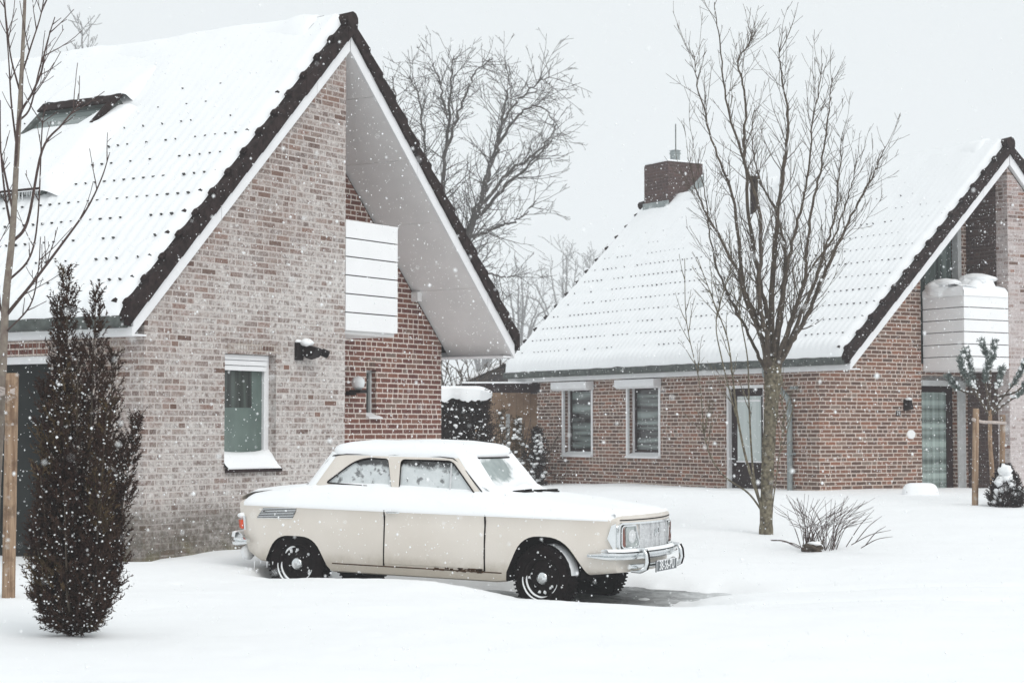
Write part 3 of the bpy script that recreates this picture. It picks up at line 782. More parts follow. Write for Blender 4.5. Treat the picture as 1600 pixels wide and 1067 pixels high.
# balcony, its snow load, glazing behind it, post and garden door
bo = balcony(H2, W-.985, W-.004, 2.46, 3.62, True, 'white slatted corner balcony loaded with snow')
m = MB(); 
m.blob((W-.33, .42, 3.72), (.36, .34, .23), 16, 10, .35); m.blob((W-.31, .38, 3.90), (.29, .27, .09), 16, 10, .3, seed=3.)
m.blob((W-.80, .62, 3.72), (.27, .34, .16), 14, 8, .45, seed=5.); m.blob((W-.80, .58, 3.83), (.20, .27, .08), 14, 8, .3, seed=8.); m.blob((W-.62, .12, 3.70), (.15, .14, .17), 12, 8, .15)
rows = []
for i in range(15):
    u = W-1.0 + .98*i/14; rows.append([(u, -.012, 3.60), (u, -.014, 3.68+.02*nz(u*4)), (u, .05, 3.755+.03*nz(u*3, 2)), (u, .2, 3.80+.03*nz(u*3, 4)), (u, .5, 3.78), (u, .85, 3.70)])
m.grid(rows)
rows = []
for i in range(10):
    v = .0 + .9*i/9; rows.append([(W-1.0, v, 3.60), (W-1.0, v, 3.70+.05*sm(0, .9, .9-v)+.02*nz(v*4)), (W-.93, v, 3.76), (W-.8, v, 3.75), (W-.6, v, 3.72)])
m.grid(rows); m.build('snow_load', M['snow'], bo, smooth=1.4)
m = MB(); m.box((2.16, D+.12, 2.55), (2.97, D+.135, 5.0)); m.build('upper_glazing', M['glass'], H2)
m = MB(); m.box((2.97, D-.03, 2.56), (3.05, D+.10, 4.93)); m.box((2.16, D-.0, 2.29), (3.1, D+.1, 2.36)); m.parts('glazing_post', M['post'], H2)
gd = MB()
gd.box((2.17, D+.09, -.4), (2.24, D+.15, 2.2)); gd.box((2.80, D+.09, -.4), (2.93, D+.15, 2.2)); gd.box((2.24, D+.09, 2.10), (2.80, D+.15, 2.2)); gd.box((2.24, D+.09, -.4), (2.80, D+.15, .30))
gd = gd.build('garden_door', M['darkwood'], H2)
m = MB(); m.box((2.24, D+.11, .30), (2.80, D+.125, 2.10)); m.build('pane', M['plaid'], gd)
m = MB(); m.box((2.16, D-.03, 2.20), (3.12, D+.08, 2.29)); m.build('door_head', M['post'], H2)
m = MB()
for k in range(4): m.box((2.945+.043*k, D-.02-.004*(k % 2), -.3), (2.945+.043*k+.040, D+.0, 2.198))
m.build('boarded_post', M['post'], H2)
# wall lamp, number plate, round plaque
wl = MB(); wl.box((1.76, D-.03, 1.80), (1.86, D-.002, 1.97)); wl.hexa([(1.75, D-.16, 1.82), (1.84, D-.16, 1.82), (1.84, D-.03, 1.80), (1.75, D-.03, 1.80), (1.77, D-.13, 1.96), (1.83, D-.13, 1.96), (1.84, D-.03, 1.98), (1.76, D-.03, 1.98)])
wl = wl.build('wall_lamp', M['lamp_black'], H2, bevel=.006)
m = MB(); m.blob((1.79, D-.09, 1.985), (.055, .06, .025), wob=.3); m.build('snow_cap', M['snow'], wl, smooth=2.)
m = MB(); m.box((1.60, D-.012, 1.715), (1.70, D-.002, 1.80)); nb = m.build('number_tile', M['darkwood'], H2)
def text(name, body, size, mt, parent, mtx, ext=.002, sx=1., align='CENTER'):
    cu = bpy.data.curves.new(name, 'FONT'); cu.body = body; cu.size = size; cu.extrude = ext; cu.align_x = align; cu.align_y = 'CENTER'
    o = bpy.data.objects.new(name+'_tmp', cu); COL.objects.link(o)
    bpy.context.view_layer.update()
    me = bpy.data.meshes.new_from_object(o.evaluated_get(bpy.context.evaluated_depsgraph_get()))
    bpy.data.objects.remove(o)
    me.transform(Matrix.Diagonal((sx, 1, 1, 1))); me.transform(mtx); me.materials.clear(); me.materials.append(mt)
    q = bpy.data.objects.new(name, me); COL.objects.link(q); q.parent = parent; return q
text('number', '21', .085, M['plate_white'], nb, Matrix.Translation((1.65, D-.014, 1.757)) @ Matrix.Rotation(pi/2, 4, 'X'))
m = MB(); m.lathe([(.001, -.02), (.075, -.02), (.085, -.012), (.085, 0), (.001, 0)], lambda x, y, h: (1.92+x*1.05, D-.001+h, 1.42+y*.85), 20); m.build('round_plaque', M['board'], H2)
# chimney
ch = bpy.data.objects.new('chimney', None); COL.objects.link(ch); ch.parent = H2
m = MB(); m.box((2.86, 8.62, 5.2), (3.72, 9.42, 6.80)); m.build('stack', M['brick_dark'], ch)
m = MB(); m.box((2.84, 8.60, 6.80), (3.74, 9.44, 6.83)); m.build('cap', M['snow'], ch)
m = MB(); m.prism([(2.845, 5.95), (3.2, 6.10), (3.735, 6.62), (3.735, 6.02), (2.845, 5.2)], lambda p, q, d: (p, d, q), 8.595, 8.617); m.box((2.835, 8.595, 5.7), (2.857, 9.44, 6.02)); m.build('flashing', M['lead'], ch)
m = MB(); m.lathe([(.001, 0), (.10, 0), (.10, .18), (.115, .18), (.115, .21), (.10, .215), (.10, .24), (.12, .25), (.001, .28)], lambda x, y, h: (3.32+x, 9.0+y, 6.83+h), 14); m.build('chimney_pot', M['lead'], ch, smooth=.6)
m = MB(); m.tube([(3.45, 9.15, 6.8), (3.45, 9.15, 7.65)], .012, 5); m.build('aerial_rod', M['zinc'], ch)
m = MB(); m.tube([(2.434, 5.44, 5.3), (2.434, 5.44, 6.05)], .07, 10); m.tube([(2.434, 5.44, 6.04), (2.434, 5.44, 6.10)], .115, 10); m.build('flue_pipe', M['tile'], H2, smooth=.6)
for o in (bo,): pass

# ------------------------------------------------------------------ car frame (a forward, b to the car's left, c up)
PSI, TAU = radians(24.), radians(1.3)
FA = Vector((cos(PSI)*cos(TAU), -sin(PSI)*cos(TAU), -sin(TAU))); FB = Vector((sin(PSI), cos(PSI), 0)); FC = FA.cross(FB)
CO = Vector((.5286, 17.1639, -.0695))
def car_ab(x, y):
    dx, dy = x-CO.x, y-CO.y; return dx*cos(PSI) - dy*sin(PSI), dx*sin(PSI) + dy*cos(PSI)

# ------------------------------------------------------------------ ground
def ground_h(x, y):
    h = .19 + .36*sm(18.5, 29, y + .25*x)*sm(-5, 3, x) + .12*sm(30, 60, y)
    h += .035*nz(x*.35, y*.35, 3.) + .020*nz(x*.9, y*1.3, 6.) + .007*nz(x*3, y*4, 1.) + .003*nz(x*9, y*9, 1.)
    # drift along the near house
    dx, dy = x+3.588, y-18.76
    u = dx*sin(A1) + dy*cos(A1); v = -dx*cos(A1) + dy*sin(A1)
    if v < 1.: h += .05*sm(-1.2, -.1, v)*(sm(.2, 1., u)*1.2 - .75*sm(.35, .0, abs(u))) * sm(6, 4, u) + .03*nz(u*2.2, 4.)*sm(-1, 0, v)
    # drift at the corner of the far house, stones at its foot show
    a, b = car_ab(x, y)
    g = -.0695 - .0227*a + .062*(b+.6)*sm(-1., 0., a)
    # ploughed hollow the car stands in
    crest = interp(a, [(-4., .26), (-3.2, .24), (-2.4, .175), (-1.3, .21), (-.8, .20), (-.45, .155), (0., .085), (.5, .075), (1., .055), (1.8, .07), (3., .15), (4.5, .22)])
    nb = sm(-2.6, -1.3, b)*sm(3.2, 1.2, b)*sm(-5., -3.6, a)*sm(4.8, 2.2, a)
    h = lerp(h, crest + .008*nz(x*2, y*2, 2.), nb*sm(2.2, .6, b)) if b < 3 else h
    wl = sm(-1.12, -.80, b + .06*nz(a*2.2, 3.))*sm(1.35, .95, b)*sm(-2.92, -2.66, a + .05*nz(b*3))*sm(1.75, .7, a + .35*nz(b*1.6, 5.))
    h = lerp(h, g - .045 + .055*nz(x*3.2, y*3.2, 7.) + .03*nz(x*8, y*8, 3.), wl)
    # small pits and clods
    if 9 < y < 26 and -5 < x < 8: h -= .045*max(0., nz(x*5.5, y*5.5, 9.)-.30)*max(0., nz(x*.5, y*.5, 12.)+.15)*2.5
    # old wheel tracks to the right of the car, nearly filled in
    if a > .8:
        for bb in (-.62, .75): h -= .045*math.exp(-((b-bb-.05*sin(a))/.16)**2)*sm(.8, 2., a)*sm(9, 5, a)
    return h
def axis(segs):
    r = []
    for a, b, st in segs:
        n = max(1, int(round((b-a)/st))); r += [a + (b-a)*i/n for i in range(n)]
    return r + [segs[-1][1]]
xs = axis([(-160, -30, 10), (-30, -8, 1.), (-8, -4, .12), (-4, 3.2, .05), (3.2, 9, .1), (9, 20, .6), (20, 60, 4), (60, 200, 14)])
ys = axis([(-6, 8, .7), (8, 14, .1), (14, 20, .05), (20, 31, .12), (31, 60, 1.), (60, 320, 13)])
mb = MB(); mb.grid([[(x, y, ground_h(x, y)) for x in xs] for y in ys])
g = mb.build('snow_ground', M['snow'], smooth=3., fix=False); tag(g, kind='structure')
mb = MB(); mb.grid([[tuple(CO + FA*a + FB*b + FC*(-.014 + .062*(b+.6)*sm(-1., 0., a) + .010*nz(a*3, b*3))) for b in axis([(-1.3, 1.5, .1)])] for a in axis([(-3.2, 2.4, .1)])])
g = mb.build('driveway', M['asphalt']); tag(g, kind='structure')

# ------------------------------------------------------------------ the car
car = thing('parked_car', 'cream two-door saloon car covered in snow parked in front of the near brick house', 'car')
CM = Matrix((( FA.x, FB.x, FC.x, CO.x), (FA.y, FB.y, FC.y, CO.y), (FA.z, FB.z, FC.z, CO.z), (0, 0, 0, 1)))
zb = lambda a: interp(a, [(-3.05, .36), (-2.92, .30), (-2.6, .285), (-2.05, .24), (-.4, .235), (.25, .32), (.5, .345), (.7, .37)])
wm = lambda a: interp(a, [(-3.05, .655), (-3.0, .685), (-2.88, .712), (-2.5, .735), (-1.5, .752), (-.3, .748), (.25, .735), (.5, .715), (.6, .69), (.66, .66)])
zt = lambda a: interp(a, [(-3.05, .845), (-3.0, .872), (-2.9, .893), (-2.4, .985), (-1.5, 1.03), (-.6, 1.0), (-.42, .972), (0, .945), (.3, .917), (.55, .882), (.62, .862), (.66, .84)])
zs = lambda a: interp(a, [(-3.05, .84), (-2.9, .88), (-2.4, .965), (-2.1, 1.005), (-1.5, 1.005), (-.6, .975), (-.4, .945), (0, .918), (.3, .892), (.55, .865), (.66, .836)])
def shift(a, b, z):
    k = sm(-.1, .66, a); r = sm(-2.55, -3.05, a)
    f = 1 - (b/.68)**2
    return a + k*(.105*max(f, -.2)) - r*.05*max(f, -.2) + r*.30*max(0, .72-z) - k*.05*max(0, .55-z)*2
def prof(a):
    w_, z0 = wm(a), zb(a)
    ws = .615 if a > -.5 else .60
    ws = min(ws, w_-.06)
    s = zs(a); t = zt(a)
    return [(0, z0+.02), (w_*.55, z0+.01), (w_-.06, z0), (w_-.035, z0+.012), (w_-.022, .31 if z0 < .29 else z0+.03), (w_-.009, .42), (w_-.004, .55), (w_-.010, .68), (w_-.014, .755),
            (w_-.002, .797), (w_, .806), (w_-.004, .818), (w_-.03, lerp(.818, s, .28)), (lerp(w_-.03, ws, .5), lerp(.818, s, .72)), (ws, s), (ws*.93, lerp(s, t, .45)), (ws*.6, lerp(s, t, .85)), (ws*.25, t), (0, t)]
NP = 19
sta = axis([(-3.05, -2.88, .0285), (-2.88, -2.0, .06), (-2.0, -.6, .1), (-.6, .3, .06), (.3, .66, .03)])
def ring(a, off=0.):
    p = prof(a)
    R = [(shift(a, b, z), -b, z) for b, z in p]
    Lh = [(shift(a, b, z), b, z) for b, z in p[-2:0:-1]]
    return R + Lh
rows = [ring(a) for a in sta]
mb = MB(); mb.grid(rows, close=True)
for r in (rows[0], rows[-1]):         # nose and tail panels, bowed in plan
    a_ = sta[0] if r is rows[0] else sta[-1]
    m2 = []
    p = prof(a_)
    for j in range(NP):
        b, z = p[j]; m2.append([(shift(a_, b*q, z), b*q, z) for q in (-1, -.75, -.5, -.25, 0, .25, .5, .75, 1)])
    mb.grid(m2)
body = mb.build('body', [M['cream'], M['under']], fix=False)
bm = bmesh.new(); bm.from_mesh(body.data); bmesh.ops.remove_doubles(bm, verts=bm.verts, dist=1e-5)
bmesh.ops.dissolve_degenerate(bm, dist=1e-5, edges=bm.edges); bmesh.ops.recalc_face_normals(bm, faces=bm.faces); bm.to_mesh(body.data); bm.free()
def rounded(pts, r, n=6):
    out = []; m = len(pts)
    for i in range(m):
        p0, p, p1 = Vector(pts[i-1]), Vector(pts[i]), Vector(pts[(i+1) % m])
        rr = min(r if not hasattr(r, '__len__') else r[i], (p0-p).length*.49, (p1-p).length*.49)
        if rr < 1e-4: out.append(tuple(p)); continue
        A = p + (p0-p).normalized()*rr; B = p + (p1-p).normalized()*rr
        for k in range(n+1):
            t = k/n; q = A*(1-t)**2 + p*2*t*(1-t) + B*t*t; out.append(tuple(q))
    return out
arch_r = rounded([(-2.80, .15), (-2.745, .30), (-2.62, .545), (-2.22, .545), (-2.085, .29), (-2.02, .23), (-2.02, .10), (-2.8, .10)], [0, 0, .16, .16, .0, .0, 0, 0])
arch_f = rounded([(-.34, .10), (-.315, .33), (-.17, .648), (.20, .648), (.43, .335), (.50, .30), (.50, .1)], [0, 0, .15, .16, .06, 0, 0])
cs = []
for poly in (arch_r, arch_f):
    for sd_ in (-1, 1):
        c = MB(); c.prism(poly, lambda p, q, d: (p, d, q), sd_*.42, sd_*1.0, 1); o = c.build('cutter', [M['cream'], M['under']]); cs.append(o)
body = cut(body, cs, car, smooth=.5)
# chrome waist line, side seams, sill strip
def side_strip(pts, wdt, prd, mi, mbx, sides=(-1, 1)):
    """thin strip following (a, z) points on the flank"""
    for s_ in sides:
        rows_ = []
        for i, (a0, z0) in enumerate(pts):
            (xa, za), (xb, zb_) = pts[max(i-1, 0)], pts[min(i+1, len(pts)-1)]
            dd = Vector((xb-xa, zb_-za)).normalized(); nn = Vector((-dd.y, dd.x))*wdt*.5; r_ = []
            for k, out in ((-1, -.01), (-1, prd), (1, prd), (1, -.01)):
                a, z = a0+nn.x*k, z0+nn.y*k; b = flank(a, z); r_.append((shift(a, b, z), s_*(b+out), z))
            rows_.append(r_)
        mbx.grid(rows_, mi, close=True)
        n_ = len(mbx.v); mbx.f += [[n_-4, n_-3, n_-2, n_-1], [n_-4*len(pts)+3, n_-4*len(pts)+2, n_-4*len(pts)+1, n_-4*len(pts)]]; mbx.m += [mi, mi]
def flank(a, z):
    p = prof(a); p = [q for q in p[3:15]]
    for (b0, z0), (b1, z1) in zip(p, p[1:]):
        if z0 <= z <= z1 or z1 <= z <= z0: return lerp(b0, b1, (z-z0)/(z1-z0+1e-9))
    return p[0][0] if z < p[0][1] else p[-1][0]
m = MB(); pts = [(a, .806) for a in axis([(-2.99, .6, .12)])]
side_strip(pts, .013, .006, 0, m); m.parts('waist_trim', M['plate_white'], car)
m = MB(); pts = [(a, .318) for a in axis([(-2.03, -.36, .15)])]
side_strip(pts, .010, .0025, 0, m); m.parts('sill_seam', M['rust'], car)
m = MB(); rr = random.Random(2)
for k in range(46):
    a = -.55 - abs(rr.gauss(0, .20)); z = .327 + rr.uniform(-.014, .012)
    l = rr.uniform(.01, .05); side_strip([(a, z), (a+l, z+rr.uniform(-.004, .004))], rr.uniform(.006, .02), .004, 0, m, (-1,))
m.build('rust_patches', M['rust'], car)
# doors: panels standing a hair proud between dark seams
for s_ in (-1, 1):
    m = MB(); rows2 = []
    for a in axis([(-1.497, -.527, .097)]):
        r = []
        for z in (.335, .345, .42, .5, .6, .7, .755, .79, .799):
            b = flank(a, z) + (.0045 if z not in (.335,) else -.004)
            aa = a + (.006*sin((z-.3)*6) if a < -1.49 else 0)
            r.append((aa, s_*b, z))
        rows2.append(r)
    rows2 = [[(p[0]-.001, p[1]-s_*.012, p[2]) for p in rows2[0]]] + rows2 + [[(p[0]+.001, p[1]-s_*.012, p[2]) for p in rows2[-1]]]
    m.grid(rows2); d = m.build('door', M['cream'], car, smooth=.5)
    m = MB()
    for ax in (-1.503, -.521): side_strip([(ax+.006*sin((z-.3)*6)*(ax < -1), z) for z in (.325, .45, .6, .72, .81, .845)], .013, .0055, 0, m, (s_,))
    m.parts('door_seam', M['under'], d)
    m = MB(); b = .758
    m.box((-1.475, s_*b-.012, .787), (-1.40, s_*b+.012, .803)); m.tube([(-1.45, s_*(b+.012), .795), (-1.455, s_*(b+.03), .795), (-1.36, s_*(b+.03), .796), (-1.345, s_*(b+.01), .796)], .008, 6)
    m.build('handle', M['chrome'], d)
# louvred air intake on each rear flank
for s_ in (-1, 1):
    m = MB(); q = [(-2.835, .692), (-2.445, .705), (-2.405, .792), (-2.765, .784)]
    lo = [(a, s_*(flank(a, z)-.02), z) for a, z in q]; hi = [(a, s_*(flank(a, z)+.003), z) for a, z in q]
    m.hexa(lo+hi); v_ = m.build('air_intake', M['under'], car)
    m = MB()
    for k in range(7):
        t = (k+.0)/6; A = (lerp(-2.835, -2.765, t), lerp(.692, .784, t)); B = (lerp(-2.445, -2.405, t), lerp(.705, .792, t))
        n_ = 6; side_strip([(lerp(A[0], B[0], i/n_), lerp(A[1], B[1], i/n_)) for i in range(n_+1)], .0062, .009, 0, m, (s_,))
    m.build('slat', M['chrome'], v_)
# ---- cabin
def cab_ring(t):
    """plan outline at relative height t (0 waist .96, 1 drip edge 1.29)"""
    z = lerp(.94, 1.295, t); wdt = lerp(.628, .555, t**1.15)
    af = lerp(-.565, -.865, t); ar = lerp(-2.435, -2.20, t); 
    pts = []
    def ins(tt): return (.155, .10)
    for i in range(9):      # front edge bowed, right to left
        q = -1 + 2*i/8; pts.append((af + .10*(1-q*q), q*(wdt-.05), z))
    for k in range(1, 4):
        an = pi/2*k/4; pts.append((af - .045*(1-cos(an)) , (wdt-.05)+.05*sin(an), z))
    for i in range(11):
        q = i/10; pts.append((lerp(af-.06, ar+.16, q), wdt + .012*sin(pi*q), z))
    for k in range(1, 5):
        an = pi/2*k/5; pts.append((ar + .16 - .12*sin(an), wdt - .11*(1-cos(an)), z))
    for i in range(9):
        q = 1 - 2*i/8; pts.append((ar - .05*(1-q*q)+.03, q*(wdt-.13), z))
    half = pts[9:]
    for k in range(4, 0, -1):
        an = pi/2*k/5; pts.append((ar + .16 - .12*sin(an), -(wdt - .11*(1-cos(an))), z))
    for i in range(11):
        q = 1 - i/10; pts.append((lerp(af-.06, ar+.16, q), -(wdt + .012*sin(pi*q)), z))
    for k in range(3, 0, -1):
        an = pi/2*k/4; pts.append((af - .045*(1-cos(an)), -((wdt-.05)+.05*sin(an)), z))
    return pts
def crown(pts, s_, dz):
    ca = -1.53; return [(ca + (a-ca)*s_, b*s_, z+dz) for a, b, z in pts]
rg = [cab_ring(t) for t in (0, .2, .4, .6, .8, 1.)]
top = cab_ring(1.)
rg += [crown(top, s_, dz) for s_, dz in ((.985, .022), (.94, .042), (.8, .060), (.5, .074), (.15, .08))]
mb = MB(); mb.grid(rg, close=True)
n_ = len(top); k0 = len(mb.v) - n_
mb.f.append(list(range(k0, k0+n_))); mb.m.append(0); mb.f.append(list(range(n_))[::-1]); mb.m.append(0)
cabin = mb.build('cabin', [M['cream'], M['under']])
win_q = rounded([(-2.17, 1.03), (-1.497, 1.005), (-1.565, 1.266), (-1.86, 1.266)], [.03, .02, .035, .17])
win_d = rounded([(-1.425, 1.0), (-.668, .972), (-.93, 1.258), (-1.44, 1.266)], [.02, .02, .05, .05])
cs = []
for poly in (win_q, win_d):
    c = MB(); c.prism(poly, lambda p, q, d: (p, d, q), -1, 1, 1); cs.append(c.build('cutter', [M['cream'], M['under']]))
cabin = cut(cabin, cs, car, smooth=.55)
def cab_w(z): return lerp(.628, .555, clamp((z-.94)/.355)**1.15)
for s_ in (-1, 1):
    for nm, poly in (('quarter_window', win_q), ('door_window', win_d)):
        m = MB(); c = Vector((sum(p[0] for p in poly)/len(poly), sum(p[1] for p in poly)/len(poly)))
        P = [(p, s_*(cab_w(q)-.012), q) for p, q in poly]
        m.f.append(list(range(len(P)))); m.m.append(0); m.v += P
        wdw = m.build(nm, M['car_side_glass'], car, fix=False)
        m = MB()      # rubber seal
        for (p0, q0), (p1, q1) in zip(poly, poly[1:]+poly[:1]):
            if hypot(p1-p0, q1-q0) < 1e-5: continue
            m.tube([(p0, s_*(cab_w(q0)+.004), q0), (p1, s_*(cab_w(q1)+.004), q1)], .0068, 5)
        m.build('seal', M['rubber'], wdw)
        if nm == 'door_window':
            m = MB(); m.tube([(-.925, s_*(cab_w(.98)-.005), .98), (-.94, s_*(cab_w(1.255)-.005), 1.26)], .009, 6); m.build('divider', M['silver'], wdw)
# drip rail over the windows, dark line behind the front pillar
m = MB()
for s_ in (-1, 1):
    m.tube([(-2.29, s_*.55, 1.12), (-2.20, s_*.548, 1.22), (-2.14, s_*.548, 1.275), (-2.0, s_*.558, 1.292), (-1.5, s_*.568, 1.30), (-1.05, s_*.56, 1.296), (-.93, s_*.556, 1.285), (-.86, s_*.558, 1.24), (-.60, s_*.615, .985)], .0065, 6)
m.parts('drip_rail', M['rim'], car, smooth=1.)
# windscreen and rear screen
def screen(front, o_):
    rws = []
    for i in range(13):
        t = .04 + .94*i/12; z = lerp(.94, 1.295, t); wdt = lerp(.628, .555, t**1.15) - .075
        af = lerp(-.565, -.865, t); ar = lerp(-2.435, -2.20, t); r = []
        for k in range(21):
            q = -1 + 2*k/20
            b = q*wdt*(1. if front else .88)
            qq = b/(wdt+.025)
            a = (af + .10*(1-qq*qq) + o_) if front else (ar + .03 - .05*(1-qq*qq) - o_)
            r.append((a, b, z))
        rws.append(r)
    return rws
m = MB(); m.grid(screen(True, .010)); ws_ = m.build('windscreen', M['car_screen'], car, smooth=2.)
m = MB(); R = screen(True, .014)
for row in (R[-1],): m.tube(row, .008, 5)
m.build('screen_trim', M['rim'], ws_)
m = MB(); m.grid(screen(False, .025)); m.build('rear_screen', M['snow'], car, smooth=2.)
# interior hints: bench backs and wheel
m = MB(); m.box((-1.15, -.5, .9), (-1.05, .5, 1.10)); m.box((-1.95, -.5, .9), (-1.85, .5, 1.06)); m.parts('seat', M['under'], car, bevel=.02)
# wipers
for (p0, p1, p2) in (((-.50, -.34, .972), (-.46, -.23, .995), (-.37, -.05, .998)), ((-.40, .10, .985), (-.385, .17, 1.0), (-.30, .38, .99))):
    m = MB(); m.tube([p0, p1], .014, 6); m.tube([p1, p2], .007, 5)
    m.tube([(p1[0]-.03, p1[1]-.10, p1[2]+.0), (p2[0]+.0, p2[1]-.04, p2[2]+.016)], .010, 5); m.build('wiper', M['rubber'], car)
m = MB(); m.tube([(-.20, -.40, .935), (-.20, -.40, .965)], .012, 6); m.build('washer_jet', M['rubber'], car)
# ---- nose: chrome frame, lamps, grille, badge
def nose(b, z, o_=0.): return (shift(.66, b, z) + o_, b, z)
def nose_poly(m, poly, o0, o1, mi=0, sub=8):
    """extruded shape laid on the bowed nose, cut in strips across b"""
    n = len(poly); vs = [nose(b, z, o0) for b, z in poly] + [nose(b, z, o1) for b, z in poly]
    m.add(vs, [tuple(range(n, 2*n))] + [(i, (i+1) % n, n+(i+1) % n, n+i) for i in range(n)], mi)
def frame_ring(m, outer, inner, o0, o1):
    n = len(outer); vs = [nose(b, z, o0) for b, z in outer] + [nose(b, z, o1) for b, z in outer] + [nose(b, z, o1) for b, z in inner] + [nose(b, z, o0-.012) for b, z in inner]
    fs = []
    for i in range(n):
        k = (i+1) % n; fs += [(i, k, n+k, n+i), (n+i, n+k, 2*n+k, 2*n+i), (2*n+i, 2*n+k, 3*n+k, 3*n+i)]
    m.add(vs, fs)
def rr_poly(b0, b1, z0, z1, r, n=5, dens=10):
    pts = []
    for i in range(dens): pts.append((lerp(b0+r, b1-r, i/dens), z0))
    for k in range(n+1): t = -pi/2 + pi/2*k/n; pts.append((b1-r+r*cos(t), z0+r+r*sin(t)))
    for i in range(1, dens): pts.append((lerp(b1-r, b0+r, i/dens), z1)) if i else None
    for k in range(0): pass
    for k in range(n+1): t = pi/2 + pi/2*k/n; pts.append((b0+r+r*cos(t), z1-r+r*sin(t)))
    for k in range(1, n): t = pi + pi/2*k/n; pts.append((b0+r+r*cos(t), z0+r+r*sin(t)))
    return pts
def rr_pair(b0, b1, z0, z1, r, tk):
    return rr_poly(b0, b1, z0, z1, r), rr_poly(b0+tk, b1-tk, z0+tk, z1-tk, max(r-tk, .01))
gr = bpy.data.objects.new('grille', None); COL.objects.link(gr); gr.parent = car
m = MB(); o_, i_ = rr_pair(-.66, .66, .548, .788, .05, .016); frame_ring(m, o_, i_, -.005, .022); m.build('chrome_surround', M['chrome'], gr, smooth=.6)
m = MB()
for i in range(28):
    b0, b1 = lerp(-.335, .335, i/28), lerp(-.335, .335, (i+1)/28)
    m.add([nose(b0, .565, .004), nose(b1, .565, .004), nose(b1, .772, .004), nose(b0, .772, .004)], [(0, 1, 2, 3)])
m.build('grille_panel', M['silver'], gr)
m = MB()
for k in range(12):
    z = .572 + .0172*k
    for i in range(14):
        b0, b1 = lerp(-.335, .335, i/14), lerp(-.335, .335, (i+1)/14)
        m.hexa([nose(b0, z, .003), nose(b1, z, .003), nose(b1, z, .009), nose(b0, z, .009), nose(b0, z+.008, .003), nose(b1, z+.008, .003), nose(b1, z+.008, .007), nose(b0, z+.008, .007)])
for b in (-.335, .335, -.11, .11, 0):
    t_ = .008 if abs(b) > .3 else .003
    m.hexa([nose(b-t_, .562, .0), nose(b+t_, .562, .0), nose(b+t_, .562, .020), nose(b-t_, .562, .020), nose(b-t_, .774, .0), nose(b+t_, .774, .0), nose(b+t_, .774, .020), nose(b-t_, .774, .020)])
m.build('grille_bars', M['silver'], gr)
m = MB(); o2, i2 = rr_pair(.0, .045, .675, .735, .006, .009); frame_ring(m, o2, i2, .0, .03); nose_poly(m, [(-.035, .655), (-.015, .655), (-.008, .715), (-.02, .70)], .0, .02); bd = m.build('badge', M['chrome'], gr)
m = MB(); nose_poly(m, rr_poly(.008, .037, .683, .727, .004), .0, .017); m.build('badge_field', M['rim'], bd)
for s_ in (-1, 1):
    lampo = MB()
    A, B = sorted((s_*.355, s_*.63))
    o2, i2 = rr_pair(A, B, .568, .768, .045, .012); frame_ring(lampo, o2, i2, -.004, .026)
    hl = lampo.build('headlight', M['chrome'], car, smooth=.6)
    m = MB(); 
    A2, B2 = sorted((s_*.365, s_*.548)); nose_poly(m, rr_poly(A2, B2, .58, .757, .03), -.01, .010); m.build('lens', M['lens'], hl)
    m = MB(); A3, B3 = sorted((s_*.552, s_*.62)); nose_poly(m, rr_poly(A3, B3, .58, .757, .02), -.01, .012); m.build('indicator', M['amber'], hl)
    m = MB(); m.lathe([(.001, .007), (.045, .006), (.058, .001)], lambda x, y, h: nose(s_*.452+x, .668+y, .010+h), 18); m.build('reflector', M['silver'], hl, smooth=1.)
    # pointed chrome end of the surround wrapping onto the wing
    m = MB(); q = [(.655, .668, .783), (.655, .665, .555), (.640, .678, .565), (.600, .700, .655), (.628, .688, .765)]
    lo = [(shift(a, b, z)-.004, s_*(b-.02), z) for a, b, z in q]; hi = [(shift(a, b, z)+.006, s_*(b+.010), z) for a, b, z in q]
    m.add(lo+hi, [(5, 6, 7, 8, 9), (0, 4, 3, 2, 1)] + [(i, (i+1) % 5, 5+(i+1) % 5, 5+i) for i in range(5)]); m.build('surround_tip', M['chrome'], hl)
# ---- bumpers
def bumper_path(zc, o_, wrap, rear=False):
    pts = []
    for i in range(15):
        b = lerp(-.66, .66, i/14); 
        a = (.66 + .105*(1-(b/.68)**2) + o_) if not rear else (-3.03 - .05*(1-(b/.68)**2) - o_)
        pts.append(Vector((a, b, zc)))
    e = -1 if not rear else 1
    endR = [Vector((pts[0].x + e*wrap, -.765, zc)), Vector((pts[0].x + e*wrap*.45, -.75, zc)), Vector((pts[0].x + e*.05, -.715, zc))]
    endL = [Vector((p.x, -p.y, p.z)) for p in endR[::-1]]
    return endR + pts + endL
def blade(name, zc, o_, wrap, rear, hh, parent):
    path = bumper_path(zc, o_, wrap, rear); m = MB(); rows_ = []
    for i, p in enumerate(path):
        d = (path[min(i+1, len(path)-1)] - path[max(i-1, 0)]).normalized(); out = Vector((d.y, -d.x, 0)) if not rear else Vector((-d.y, d.x, 0))
        k = 1 if 0 < i < len(path)-1 else .45
        rows_.append([tuple(p + out*o + Vector((0, 0, z*k))) for o, z in ((-.03, hh), (.0, hh*1.05), (.022, hh*.62), (.024, hh*.18), (.012, hh*.02), (.026, -hh*.25), (.020, -hh*.8), (-.005, -hh), (-.03, -hh*.9))])
    m.grid(rows_, close=True)
    n9 = 9; m.f += [list(range(n9))[::-1], list(range(len(m.v)-n9, len(m.v)))]; m.m += [0, 0]
    return m.build(name, M['chrome'], parent, smooth=.7)
fbm = blade('front_bumper', .510, .062, .28, False, .035, car)
m = MB(); pth = bumper_path(.418, .055, .06)[3:-3]; m.tube([p for p in pth if abs(p.y) < .60], .022, 10); m.build('lower_bar', M['chrome'], fbm, smooth=.8)
